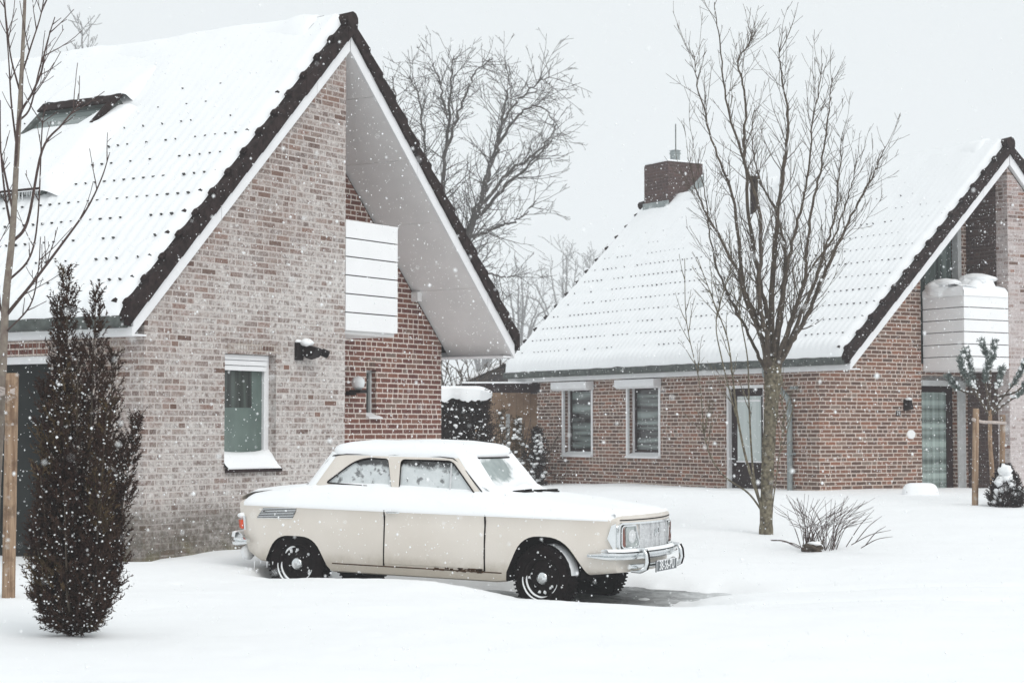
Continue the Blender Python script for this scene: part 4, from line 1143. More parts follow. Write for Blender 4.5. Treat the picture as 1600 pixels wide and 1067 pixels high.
for s_ in (-1, 1):
    m = MB(); b = s_*.445; x0 = .66 + .105*(1-(b/.68)**2) + .062
    pp = [Vector((x0-.06, b, .375)), Vector((x0+.02, b, .372)), Vector((x0+.065, b, .40)), Vector((x0+.080, b, .455)), Vector((x0+.072, b, .52)), Vector((x0+.05, b, .560)), Vector((x0-.02, b, .568))]
    m.tube(pp, [.014, .017, .019, .020, .019, .017, .014], 10); ov = m.build('overrider', M['chrome'], fbm, smooth=1.)
    m = MB(); m.tube([p + Vector((.014 if 1 < i < 6 else .004, .012, 0)) for i, p in enumerate(pp)][1:-1], .015, 8); m.build('rubber_strip', M['rubber'], ov, smooth=1.)
m = MB(); rows_ = []       # snow lying along the top of the bumper
for p in bumper_path(.55, .05, .26)[1:-1]: rows_.append([(p.x-.045, p.y, .548), (p.x-.03, p.y, .562), (p.x, p.y, .570+.006*nz(p.y*9)), (p.x+.022, p.y, .560), (p.x+.03, p.y, .545)])
m.grid(rows_); m.build('bumper_snow', M['snow'], fbm, smooth=2.)
rbm = blade('rear_bumper', .475, .075, .22, True, .045, car)
m = MB(); rows_ = []
for p in bumper_path(.52, .06, .20, True)[1:-1]: rows_.append([(p.x+.05, p.y, .515), (p.x+.03, p.y, .545), (p.x, p.y, .56), (p.x-.03, p.y, .55), (p.x-.04, p.y, .50)])
m.grid(rows_); m.build('bumper_snow', M['snow'], rbm, smooth=2.)
# under-bumper tray with clinging snow at the tail
m = MB(); m.blob((-3.02, -.55, .36), (.05, .10, .075), 10, 6, .2); m.blob((-3.0, -.2, .36), (.05, .3, .07), 10, 6, .2); m.parts('clinging_snow', M['snow'], rbm, smooth=2.)
# number plate
pl = MB(); xp = .66 + .105 + .12
pl.box((xp-.012, -.26, .358), (xp, .26, .458)); pl = pl.build('number_plate', M['plate'], car, bevel=.004)
m = MB()
for a, b in (((-.26, .452), (.26, .458)), ((-.26, .358), (.26, .364))): m.box((xp, a[0], a[1]), (xp+.0025, b[0], b[1]))
m.box((xp, -.26, .364), (xp+.0025, -.254, .452)); m.box((xp, .254, .364), (xp+.0025, .26, .452)); m.build('plate_rim', M['plate_white'], pl)
text('plate_characters', '38-56-PU', .118, M['plate_white'], pl, Matrix.Translation((xp+.002, 0, .409)) @ Matrix(((0, 0, 1, 0), (1, 0, 0, 0), (0, 1, 0, 0), (0, 0, 0, 1))), .0015, .86)
# tail lamps
for s_ in (-1, 1):
    m = MB(); m.hexa([(-3.03, s_*.63, .575), (-2.97, s_*.705, .575), (-2.95, s_*.70, .575), (-2.98, s_*.60, .575), (-3.05, s_*.63, .70), (-2.985, s_*.705, .70), (-2.96, s_*.70, .70), (-3.0, s_*.60, .70)])
    tl = m.build('tail_lamp', M['chrome'], car, bevel=.006)
    m = MB(); m.hexa([(-3.062, s_*.64, .585), (-3.0, s_*.708, .585), (-2.98, s_*.70, .585), (-3.01, s_*.62, .585), (-3.075, s_*.64, .665), (-3.01, s_*.708, .665), (-2.985, s_*.70, .665), (-3.02, s_*.62, .665)])
    m.build('lens', M['red_lens'], tl, bevel=.008)
m = MB(); m.blob((-3.02, -.66, .705), (.04, .05, .025), wob=.3); m.blob((-3.02, .66, .705), (.04, .05, .025), wob=.3); m.parts('lamp_snow', M['snow'], car, smooth=2.)
# ---- wheels
def wheel(a, b, steer, front):
    o = bpy.data.objects.new('wheel', None); COL.objects.link(o); o.parent = car
    o.location = (a, b, .29); s_ = -1 if b < 0 else 1
    o.rotation_euler = (0, 0, steer)
    f = lambda x, y, h: (x, s_*h, y)
    m = MB(); m.lathe([(.178, .060), (.19, .074), (.225, .082), (.262, .078), (.283, .062), (.289, .03), (.290, 0), (.289, -.03), (.283, -.062), (.262, -.078), (.19, -.074), (.17, -.06)], f, 48)
    for k in range(52):
        t = 2*pi*k/52; t2 = t + pi/72
        for (h0, h1, o2) in ((-.074, -.03, 0), (-.024, .024, .06), (.03, .076, 0)):
            p = [(r*cos(q+o2), h, r*sin(q+o2)) for h in (h0, h1) for r, q in ((.280, t), (.2925, t), (.2925, t2), (.280, t2))]
            m.hexa([(x, s_*h, z) for x, h, z in (p[0], p[1], p[2], p[3], p[4], p[5], p[6], p[7])])
    m.build('tyre', M['rubber'], o, smooth=.5)
    m = MB(); m.lathe([(.184, .058), (.178, .066), (.168, .060), (.160, .035), (.150, .022), (.125, .030), (.10, .040), (.075, .045), (.06, .040), (.001, .040)], f, 36)
    rim = m.build('rim', M['rim'], o, smooth=.7)
    m = MB(); m.lathe([(.058, .038), (.056, .062), (.045, .074), (.02, .078), (.001, .078)], f, 20); m.build('hub_cap', M['chrome'], rim, smooth=.7)
    m = MB(); m.lathe([(.001, .0795), (.016, .0795), (.018, .078)], f, 10)
    m.build('hub_badge', M['silver'], rim, smooth=.7)
    for k in range(4):
        m = MB(); t = pi/4 + k*pi/2; m.lathe([(.014, .036), (.013, .058), (.001, .060)], lambda x, y, h, t=t: f(x+.088*cos(t), y+.088*sin(t), h), 8)
        m.build('wheel_nut', M['rim'], rim, smooth=.8)
    # snow caught in the rim and on the tread
    if b < 0:
        m = MB()
        def arc(r0, r1, t0, t1, h):
            rws = []
            for i in range(21):
                t = lerp(t0, t1, i/20); k = sin(pi*i/20)**.5 * (1 + .25*nz(t*4, r0*30)); w_ = (r1-r0)*k; rws.append([f((r0+q*w_)*cos(t), (r0+q*w_)*sin(t), h + .012*sin(pi*q)) for q in (0, .33, .66, 1)])
            m.grid(rws)
        arc(.158, .182, pi*.98, pi*1.62, .052); arc(.186, .202, pi*1.0, pi*1.45, .074)
        if not front: arc(.15, .172, pi*.55, pi*.8, .05)
        arc(.155, .176, pi*1.72, pi*1.9, .048)
        r7 = random.Random(int(a*100)+9)
        for k in range(8):
            t = r7.uniform(0, 2*pi); r_ = r7.uniform(.11, .15); m.blob(f(r_*cos(t), r_*sin(t), .036), (r7.uniform(.007, .017),)*3, 8, 5, .5, seed=k)
        if front:
            rws = []
            for i in range(15):
                t = lerp(.12, 1.45, i/14); k = sin(pi*i/14)**.5
                rws.append([((.292+.022*k*q2)*cos(t), s_*h*1., (.292+.022*k*q2)*sin(t)) for h, q2 in ((.045+.01*nz(t*9), .2), (.02, .8), (-.02, 1), (-.06, .8), (-.075, .1))])
            m.grid(rws)
        m.build('wheel_snow', M['snow'], o, smooth=1.5)
    return o
wheel(-2.43, -.60, 0, False); wheel(-2.43, .60, 0, False); wheel(0, -.60, -radians(11), True); wheel(0, .60, -radians(11), True)
m = MB(); m.box((-2.9, -.42, .27), (.25, .42, .36)); m.tube([(-2.43, -.5, .29), (-2.43, .5, .29)], .04, 8); m.tube([(0, -.5, .27), (0, .5, .27)], .03, 8); m.build('chassis', M['under'], car)
# ---- snow on the car
def top_snow(a0, a1, st, j0=10):
    m = MB(); rws = []
    A = axis([(a0, a1, st)])
    for i, a in enumerate(A):
        p = prof(a); r = []
        for s_ in (-1, 1):
            hs_ = []
            for j in range(j0, NP):
                for sub in ((0, .5) if j < NP-1 else (0,)):
                    b, z = (p[j] if sub == 0 else (lerp(p[j][0], p[j+1][0], .5), lerp(p[j][1], p[j+1][1], .5)))
                    th = .030 if a < -.5 else .020
                    th *= 1 + .5*nz(a*2.1, s_*b*3., 2.) + .2*nz(a*7, s_*b*8, 4.)
                    k = j + sub - j0
                    th = {0: .004, .5: .007, 1: .012, 1.5: .016}.get(k, th)
                    if a > -.3: th *= lerp(1, .55, sm(-.3, .2, a)) * (1 + .5*sin(s_*b*11 + .4))
                    e = min(i, len(A)-1-i)
                    if e == 0: th = -.004
                    elif e == 1: th *= .6
                    dz = th if k > 2 else th*.75; db = 0 if k > 4 else th*.7*(1-k/5)
                    hs_.append((shift(a, b, z), s_*(b+db), z+dz))
            r = hs_ if s_ == -1 else r + hs_[-2::-1]
            if s_ == -1: r = hs_
        rws.append(r)
    m.grid(rws); return m
top_snow(-3.02, .655, .045).build('body_snow', M['snow'], car, smooth=2.)
m = MB(); rws = []       # front lip of the bonnet with its dark shut line
for o0, o1, z0, z1, mt_, nm in ((.004, .014, .803, .812, 'under', 'bonnet_gap'),):
    for i in range(24):
        b0, b1 = lerp(-.62, .64, i/24), lerp(-.62, .64, (i+1)/24); m.hexa([nose(b0, z0, -.01), nose(b1, z0, -.01), nose(b1, z0, o0), nose(b0, z0, o0), nose(b0, z1, -.01), nose(b1, z1, -.01), nose(b1, z1, o0), nose(b0, z1, o0)])
    m.build(nm, M[mt_], car)
m = MB(); rws = []
for i in range(27):
    b = lerp(-.655, .665, i/26); r_ = []
    for a_, z_ in ((-.02, .862), (.0, .866), (.018, .855), (.020, .838), (.010, .822), (-.01, .818)):
        x, y, z = nose(b, z_, a_); r_.append((x-.035, y, z + .006*nz(b*6, 3.)))
    rws.append(r_)
m.grid(rws); m.build('bonnet_lip_snow', M['snow'], car, smooth=1.5)
# engine lid lip at the tail
m = MB(); rws = []
for i in range(13):
    b = lerp(-.56, .56, i/12); k = 1-(b/.62)**2; r_ = [(-2.6, b, .955), (-2.8, b, .930+.02*k), (-3.0, b, .905+.02*k), (-3.085, b, .872+.015*k), (-3.10, b, .842+.015*k), (-3.08, b, .842+.01*k), (-3.0, b, .865+.01*k)]
    rws.append(r_)
m.grid(rws); m.build('engine_lid', M['cream'], car, smooth=1.)
m = MB(); rws = []
for i in range(13):
    b = lerp(-.545, .56, i/12); k = 1-(b/.62)**2; t_ = (.028 + .01*nz(b*4, 2.))*(1 if 0 < i < 12 else .2); rws.append([(-2.45, b, .985+t_), (-2.62, b, .957+t_), (-2.8, b, .932+.02*k+t_), (-2.98, b, .908+.02*k+t_*.9), (-3.04, b, .893+.018*k+t_*.6), (-3.066, b, .879+.015*k)])
m.grid(rws); m.build('lid_snow', M['snow'], car, smooth=1.)
# roof
m = MB(); rws = []
for s_, dz, o2 in ((1.004, -.01, 0), (1.016, .012, 0), (1.018, .035, 0), (1.0, .060, 0), (.95, .085, 0), (.85, .104, 0), (.6, .122, 0), (.3, .130, 0), (.04, .132, 0)):
    rws.append([(a, b, z + (.010*nz(a*2, b*3, 1.) + .004*nz(a*8, b*8))*(dz > .05) + .012*sm(-1.8, -1., a)*(dz > .05)) for a, b, z in crown(top, s_, dz)])
m.grid(rws, close=True); m.f.append(list(range(len(m.v)-len(top), len(m.v)))); m.m.append(0); m.build('roof_snow', M['snow'], car, smooth=2.)
# snow banked on the pillars beside the windscreen and along its foot
m = MB()
for s_ in (-1, 1):
    rws = []
    for i in range(9):
        t = i/8; z = lerp(.95, 1.31, t); wdt = lerp(.628, .555, t**1.15); af = lerp(-.565, -.865, t)
        rws.append([(af - .03, s_*(wdt-.012), z), (af + .0, s_*(wdt-.02), z+.022), (af+.030, s_*(wdt-.06), z+.024), (af+.055, s_*(wdt-.12), z+.016), (af+.065, s_*(wdt-.19), z+.004), (af+.06, s_*(wdt-.24), z-.01)])
    m.grid(rws)
rws = []
for i in range(19):
    b = lerp(-.6, .6, i/18); q = b/.6; a = -.565 + .10*(1-q*q)
    rws.append([(a-.06, b, 1.05+.02*nz(b*5)), (a-.015, b, 1.032+.015*nz(b*5)), (a+.03, b, 1.0), (a+.09, b, .982+.01*nz(b*7)), (a+.18, b, .958), (a+.3, b, .93)])
m.grid(rws)
m.build('screen_snow', M['snow'], car, smooth=2.)
m = MB()         # snow over the rear pillar
for s_ in (-1, 1):
    rws = []
    for i in range(9):
        t = i/8; z = lerp(.96, 1.30, t); wdt = lerp(.628, .555, t**1.15); ar = lerp(-2.435, -2.20, t)
        rws.append([(ar+.12, s_*(wdt-.018), z-.01), (ar+.075, s_*(wdt-.01), z+.008), (ar+.03, s_*(wdt-.05), z+.015), (ar-.02, s_*(wdt-.13), z+.01), (ar-.06, s_*(wdt-.28), z), (ar-.06, s_*.2, z-.01)])
    m.grid(rws)
m.parts('pillar_snow', M['snow'], car, smooth=2.)
m = MB()
for (a, b, l) in ((-2.86, -.69, .09), (-2.72, -.70, .06), (-2.8, -.68, .03), (-2.66, -.70, .03)):
    m.tube([(a, b, .30), (a, b, .30-l*.5), (a, b, .30-l)], [.006, .004, .001], 5)
m.build('icicles', M['opal'], car)
car.matrix_world = CM

# ------------------------------------------------------------------ trees and plants
def curve_pts(pts, n):
    """Catmull-Rom through pts"""
    P = [Vector(p) for p in pts]; P = [P[0]*2-P[1]] + P + [P[-1]*2-P[-2]]; out = []
    for i in range(1, len(P)-2):
        for k in range(n):
            t = k/n; a, b, c, d = P[i-1], P[i], P[i+1], P[i+2]
            out.append(.5*((2*b) + (c-a)*t + (2*a-5*b+4*c-d)*t*t + (3*b-a-3*c+d)*t**3))
    out.append(P[-2]); return out
def rand_perp(d, rng):
    v = Vector((rng.gauss(0, 1), rng.gauss(0, 1), rng.gauss(0, 1))); v -= d*v.dot(d)
    return v.normalized() if v.length > 1e-6 else d.orthogonal().normalized()
def shoot(m, p, d, L, r, rng, lvl, P):
    """a wandering shoot with its own side shoots"""
    n = max(3, int(L/P['seg'])); pts = [p.copy()]; q = p.copy(); d = d.normalized()
    for i in range(n):
        d = (d + rand_perp(d, rng)*P['wob'] + Vector((0, 0, P['up']))).normalized()
        q = q + d*(L/n); pts.append(q.copy())
    rad = [max(r*(1-.8*i/n), P['rmin']) for i in range(n+1)]
    m.tube(pts, rad, 5 if lvl > 1 else (4 if lvl == 1 else 3), cap=False)
    if lvl <= 0: return
    k = int(L*P['den'][lvl]*rng.uniform(.75, 1.25))
    for _ in range(k):
        t = rng.uniform(.12, .97); i = min(int(t*n), n-1); b = pts[i].lerp(pts[i+1], t*n-i); dd = (pts[i+1]-pts[i]).normalized()
        ang = radians(rng.uniform(*P['ang'])); nd = dd*cos(ang) + rand_perp(dd, rng)*sin(ang)
        shoot(m, b, nd, L*rng.uniform(*P['len'])*(1-.45*t), rad[i]*.55, rng, lvl-1, P)
def pxyz(x, y, Z):
    p = radians(2.65); dx = (x-800)/3007; up = -(y-533.5)/3007
    r = Vector((dx, cos(p)-up*sin(p), sin(p)+up*cos(p))); return Vector((0, 0, EYE)) + r*(Z/r.y)

# street tree with upswept limbs
rng = random.Random(11)
TZ = 21.9
tree = thing('street_tree', 'bare upswept street tree with mossy trunk standing in the snow before the far house', 'tree', pxyz(1197, 836, TZ))
T0 = Vector(tree.location)
def TP(x, y, dz=0.): return pxyz(x, y, TZ) + Vector((0, dz, 0)) * 1. - T0
m = MB(); pts = [TP(1197, 846), TP(1197, 826), TP(1198, 770), TP(1201, 700), TP(1205, 640), TP(1208, 585), TP(1206, 560)]
pts = curve_pts(pts, 5)
rad = [interp(i/(len(pts)-1), [(0, .105), (.12, .080), (.3, .072), (.6, .074), (.85, .10), (1, .07)])*(1+.06*sin(i*1.7)) for i in range(len(pts))]
m.tube(pts, rad, 14); m.blob(tuple(TP(1208, 590)), (.11, .10, .15), 12, 8, .4); m.build('trunk', M['bark_moss'], tree, smooth=2.)
limbs = [
 ([(1200, 590), (1190, 540), (1168, 474), (1130, 395), (1098, 342), (1080, 300), (1070, 262)], .048, -.5),
 ([(1203, 580), (1190, 520), (1164, 450), (1152, 315), (1121, 225), (1098, 135), (1087, 68)], .05, .4),
 ([(1204, 585), (1194, 530), (1180, 468), (1179, 345), (1152, 262), (1125, 185), (1112, 95), (1102, 34)], .05, -.9),
 ([(1203, 575), (1204, 500), (1190, 420), (1178, 330), (1172, 225), (1175, 135), (1166, 75), (1186, 45), (1192, 22)], .05, .9),
 ([(1206, 575), (1206, 470), (1213, 360), (1224, 270), (1233, 189), (1222, 112), (1219, 66)], .062, .1),
 ([(1208, 570), (1220, 450), (1236, 360), (1251, 288), (1259, 190), (1268, 120)], .042, -.7),
 ([(1212, 570), (1240, 500), (1262, 440), (1274, 338), (1296, 248), (1309, 158), (1318, 104)], .050, .7),
 ([(1213, 578), (1235, 535), (1260, 490), (1283, 432), (1312, 369), (1344, 306), (1364, 262), (1374, 236)], .052, -.3),
 ([(1214, 575), (1262, 478), (1296, 400), (1318, 330), (1332, 250), (1338, 186)], .040, .9),
 ([(1207, 580), (1226, 500), (1240, 420), (1232, 330), (1204, 260), (1196, 190), (1202, 140)], .036, 1.3),
 ([(1201, 585), (1175, 520), (1140, 440), (1122, 370), (1116, 290), (1100, 220)], .032, 1.1),
 ([(1210, 580), (1222, 520), (1248, 440), (1284, 380), (1300, 320), (1306, 280)], .030, -1.2),
]
PP = dict(seg=.08, wob=.10, up=.085, rmin=.0023, den=[0, 8., 7.], ang=(20, 48), len=(.2, .5))
m = MB()
for pts, r0, dep in limbs:
    n_ = len(pts); P3 = [TP(x, y, dep*(i/(n_-1))**.8*1.1) for i, (x, y) in enumerate(pts)]
    C = curve_pts(P3, 7); N = len(C)
    C = [c + Vector((rng.gauss(0, .008), rng.gauss(0, .008), 0)) for c in C]
    R = [lerp(r0*.8, .004, (i/(N-1))**.62) for i in range(N)]
    m.tube(C, R, 7, cap=False)
    Ltot = sum((C[i+1]-C[i]).length for i in range(N-1))
    for _ in range(int(Ltot*13)):
        t = rng.uniform(.16, .99); i = min(int(t*(N-1)), N-2); b = C[i].lerp(C[i+1], rng.random()); dd = (C[i+1]-C[i]).normalized()
        ang = radians(rng.uniform(18, 46)); nd = dd*cos(ang) + rand_perp(dd, rng)*sin(ang)
        shoot(m, b, nd, rng.choice([rng.uniform(.15, .5), rng.uniform(.3, .95)])*(1.2-.5*t), min(max(R[i]*.32, .0038), .009), rng, 1 if rng.random() < .72 else 2, PP)
m.build('crown', M['limb'], tree)
# thin sucker stem beside the trunk
m = MB()
for pts, r0, dep in (([(1196, 818), (1188, 790), (1165, 720), (1150, 650), (1142, 590), (1133, 530), (1110, 470), (1085, 405)], .022, -.3),
                     ([(1194, 806), (1178, 740), (1172, 640), (1170, 560), (1158, 480), (1168, 430)], .016, .2),
                     ([(1192, 800), (1170, 770), (1130, 740), (1106, 690), (1098, 600), (1078, 500), (1076, 398)], .013, .5),
                     ([(1150, 650), (1128, 560), (1120, 500), (1140, 430), (1148, 400)], .010, .1), ([(1203, 820), (1215, 720), (1222, 660), (1216, 610)], .009, -.2)):
    n_ = len(pts); C = curve_pts([TP(x, y, dep*(i/(n_-1))) for i, (x, y) in enumerate(pts)], 6); N = len(C)
    R = [lerp(r0, .004, (i/(N-1))**.8) for i in range(N)]; m.tube(C, R, 5, cap=False)
    for _ in range(14):
        t = rng.uniform(.35, .98); i = min(int(t*(N-1)), N-2); dd = (C[i+1]-C[i]).normalized(); ang = radians(rng.uniform(18, 42))
        shoot(m, C[i], dd*cos(ang)+rand_perp(dd, rng)*sin(ang), rng.uniform(.2, .7)*(1.1-.5*t), .006, rng, 1, PP)
m.build('sucker_stems', M['bark_moss'], tree)

# sapling and its stake at the left
rng = random.Random(5)
sap = thing('sapling', 'slender bare sapling tied to a wooden stake at the left edge of the garden', 'tree', pxyz(-12, 905, 14.9)); T0 = Vector(sap.location)
def TP2(x, y, dz=0.): return pxyz(x, y, 14.9) + Vector((0, dz, 0)) - T0
C = curve_pts([TP2(-12, 925), TP2(-9, 800), TP2(-2, 680), TP2(3, 600), TP2(9, 470), TP2(19, 370), TP2(26, 250), TP2(33, 130), TP2(38, 20), TP2(42, -90), TP2(46, -170)], 6); N = len(C)
m = MB(); R = [lerp(.052, .006, (i/(N-1))**.8) for i in range(N)]; m.tube(C, R, 10); m.build('trunk', M['bark'], sap, smooth=2.)
m = MB()
PS = dict(seg=.08, wob=.06, up=.05, rmin=.0028, den=[0, 4.5, 4.], ang=(24, 46), len=(.2, .42))
for pts, r0, dep in [([(10, 492), (30, 470), (55, 442), (100, 385), (140, 332), (165, 285), (180, 244)], .016, -.2),
    ([(18, 380), (40, 345), (60, 232), (88, 190), (104, 165), (116, 148)], .014, .3), ([(24, 285), (32, 190), (55, 150), (72, 118), (79, 92), (90, 62), (100, 40)], .012, -.3),
    ([(29, 190), (42, 165), (52, 100), (58, 62), (60, 30)], .009, .4), ([(16, 350), (4, 300), (-6, 230), (-10, 150)], .011, .2), ([(20, 330), (8, 250), (2, 180), (-2, 120)], .010, -.3),
    ([(26, 230), (16, 160), (10, 90), (2, 10)], .009, .1), ([(12, 440), (40, 400), (47, 330), (48, 180), (50, 150)], .010, .5), ([(8, 500), (-10, 450), (-20, 380)], .012, 0.), ([(8, 520), (55, 480), (76, 430), (88, 380)], .008, -.5),
    ([(33, 120), (45, 70), (58, 15), (62, -40)], .008, .2), ([(30, 140), (20, 90), (16, 30), (8, -40)], .008, -.2)]:
    n_ = len(pts); c = curve_pts([TP2(x, y, dep*(i/(n_-1))) for i, (x, y) in enumerate(pts)], 6); N = len(c)
    R = [lerp(r0, .0035, i/(N-1)) for i in range(N)]; m.tube(c, R, 5, cap=False)
    Lt = sum((c[i+1]-c[i]).length for i in range(N-1))
    for _ in range(int(Lt*5)+2):
        t = rng.uniform(.2, .98); i = min(int(t*(N-1)), N-2); dd = (c[i+1]-c[i]).normalized(); ang = radians(rng.uniform(22, 45))
        shoot(m, c[i], dd*cos(ang)+rand_perp(dd, rng)*sin(ang), rng.uniform(.08, .45), .005, rng, 1, PS)
m.build('branches', M['twig_red'], sap)
def stake(name, label, top, bot, r, cat='stake', group=None, mt='stake'):
    o = MB(); t, b = Vector(top), Vector(bot)
    o.tube([b-Vector((0, 0, .25)), b.lerp(t, .5), t-Vector((0, 0, .012)), t], [r*1.02, r, r, r*.86], 14)
    ob = o.build(name, M[mt], smooth=.7); return tag(ob, label, cat, group)
st = stake('wooden_stake', 'round weathered wooden stake beside the yew at the left edge', pxyz(19, 583, 14.7), pxyz(13, 932, 14.7), .050)
m = MB(); a = pxyz(19, 611, 14.7); b = pxyz(3, 611, 14.9)
for k in range(4):
    pts = []
    for i in range(19):
        t = 2*pi*i/18; mid = (a+b)/2; half = (b-a)/2
        pts.append(mid + half*cos(t)*1.36 + Vector((0, .062*sin(t), 0)) + Vector((0, 0, .012*k-.02 + .01*sin(t*2+k))))
    m.tube(pts, .010, 5)
tag(m.build('tree_tie', M['rope'], None), 'pale strap binding the sapling to the weathered stake', 'strap')

# yew column
rng = random.Random(21)
YZ = 12.1
yew = thing('yew', 'tall dark columnar yew speckled with snow in the left foreground', 'conifer', pxyz(116, 990, YZ)); T0 = Vector(yew.location)
def needles(m, p, d, L, rng, n=9, w=.006):
    d = d.normalized(); 
    for i in range(n):
        t = i/n; q = p + d*L*t; ax = rand_perp(d, rng); nd = (d*.75 + ax*.9).normalized(); l = .026*rng.uniform(.7, 1.25)
        s = nd.cross(rand_perp(nd, rng)).normalized()*w
        m.add([q-s, q+s, q+nd*l], [(0, 1, 2)])
    s = rand_perp(d, rng)*.004
    m.add([p-s, p+s, p+d*L], [(0, 1, 2)])
cols = [((lerp(112, 122, (f_[0]-98)/42), 990), t_, r_) for f_, t_, r_ in [ # (px x at foot, foot y) -> tip, radius profile
 ((112, 985), (108, 424), .10), ((124, 985), (150, 452), .10), ((110, 985), (92, 470), .10), ((118, 985), (126, 545), .11), ((126, 988), (168, 545), .09), ((118, 988), (84, 565), .09),
 ((130, 985), (203, 655), .06), ((108, 985), (62, 690), .10), ((112, 988), (100, 560), .12), ((122, 988), (150, 560), .13), ((128, 985), (176, 630), .09), ((110, 985), (70, 600), .11), ((108, 985), (70, 740), .10), ((128, 985), (172, 760), .10), ((120, 988), (124, 600), .14),
 ((104, 985), (64, 862), .065), ((134, 985), (166, 855), .065), ((100, 985), (74, 905), .06), ((138, 985), (154, 905), .06), ((118, 990), (112, 760), .15), ((122, 990), (140, 780), .15), ((126, 986), (186, 690), .06), ((120, 986), (60, 815), .07), ((120, 986), (174, 815), .07), ((120, 986), (72, 780), .10), ((120, 986), (162, 700), .11), ((118, 986), (84, 650), .13)]]
fm, fl_, sn = MB(), MB(), MB(); stm = MB()
for ci, (foot, tip, r0) in enumerate(cols):
    dep = rng.uniform(-.22, .22) if ci > 3 else rng.uniform(-.1, .1)
    F, Tt = pxyz(*foot, YZ)-T0, pxyz(*tip, YZ)-T0 + Vector((0, dep, 0))
    midp = (F+Tt)/2; midp.x = lerp(F.x, Tt.x, .72); midp.y = lerp(F.y, Tt.y, .8)
    C = curve_pts([F, F.lerp(midp, .5) + Vector(((Tt.x-F.x)*.26, (Tt.y-F.y)*.2, 0)), midp, Tt], 8); N = len(C)
    stm.tube(C, [lerp(.014, .003, i/(N-1)) for i in range(N)], 5)
    Lt = sum((C[i+1]-C[i]).length for i in range(N-1))
    for k in range(int(Lt*300)):
        t = rng.random()**.9; i = min(int(t*(N-1)), N-2); c = C[i].lerp(C[i+1], rng.random()); dd = (C[i+1]-C[i]).normalized()
        env = r0*interp(t, [(0, .08), (.06, .35), (.15, .8), (.28, 1.05), (.4, 1.05), (.7, .85), (.88, .55), (1, .16)])*(1+.8*nz(t*7, ci*3.))*1.08
        o = rand_perp(dd, rng)*env*sqrt(rng.random()); p = c + o
        nd = (dd*1.0 + o.normalized()*.75 + Vector((0, 0, .15)))
        light = nz(p.x*4, p.y*4, p.z*2.2+3) > .12 and rng.random() < .5
        needles(fl_ if light else fm, p, nd, rng.uniform(.045, .085)*(1.7 if rng.random() < .10 else 1), rng, 8, .0055)
        if rng.random() < (.20 if p.z < .75 else .10) * (1+1.6*max(0, nz(p.x*5+3, p.z*4, 2.))*2): sn.blob(tuple(p+o*.25+Vector((0, -.01, .006))), (rng.uniform(.0035, .0085), rng.uniform(.0035, .0085), rng.uniform(.003, .0065)), 5, 4, .8, seed=k)
stm.build('stems', M['limb'], yew); fo = fm.build('foliage', M['yew'], yew, fix=False); fl_.build('olive_foliage', M['yew_light'], yew, fix=False); sn.build('snow_flecks', M['snow'], yew, smooth=3.)

# twiggy shrub in the snow
rng = random.Random(8)
bush = thing('shrub', 'small leafless shrub with fanned twigs poking out of the snow beside the street tree', 'shrub', pxyz(1272, 852, 20.2)); T0 = Vector(bush.location)
m = MB()
for k in range(72):
    x0 = rng.uniform(1252, 1305); tx = rng.choice([rng.uniform(1218, 1262), rng.uniform(1262, 1330), rng.uniform(1300, 1362)]); ty = rng.uniform(774, 822)
    a = pxyz(x0, 856, 20.2 + rng.uniform(-.15, .15))-T0; b = pxyz(tx + (x0-1278)*.6, ty, 20.2+rng.uniform(-.5, .5))-T0
    mid = a.lerp(b, .5) + Vector(((a.x-b.x)*.12, 0, .06)); C = curve_pts([a-Vector((0, 0, .06)), mid, b], 5)
    m.tube(C, [lerp(.0036, .0016, i/(len(C)-1)) for i in range(len(C))], 4, cap=False)
    if rng.random() < .5: shoot(m, C[6], (C[8]-C[6]).normalized()+rand_perp(Vector((0, 0, 1)), rng)*.5, .2, .004, rng, 0, PP)
for (x0, y0, x1, y1) in ((1330, 845, 1392, 828), (1336, 842, 1378, 806), (1345, 850, 1395, 838), (1322, 848, 1366, 796), (1352, 846, 1384, 822), (1250, 850, 1203, 843), (1262, 856, 1222, 846), (1205, 838, 1246, 856)):
    a = pxyz(x0, y0+6, 19.6)-T0; b = pxyz(x1, y1, 19.6)-T0; m.tube(curve_pts([a, a.lerp(b, .5)+Vector((0, 0, .03)), b], 4), [.0045]*4+[.0035]*3+[.002]*2, 4, cap=False)
m.build('twigs', M['twig_red'], bush)
m = MB(); c = pxyz(1274, 848, 20.0)-T0; c = c - Vector((0, 0, .045)); m.blob(tuple(c), (.10, .07, .05), 18, 12, 1.2); m.build('root_stool', M['limb'], bush, smooth=2.)
m = MB(); m.blob(tuple(c+Vector((0, -.0, .04))), (.08, .07, .025), 12, 7, .3); m.build('snow_cap', M['snow'], bush, smooth=2.)

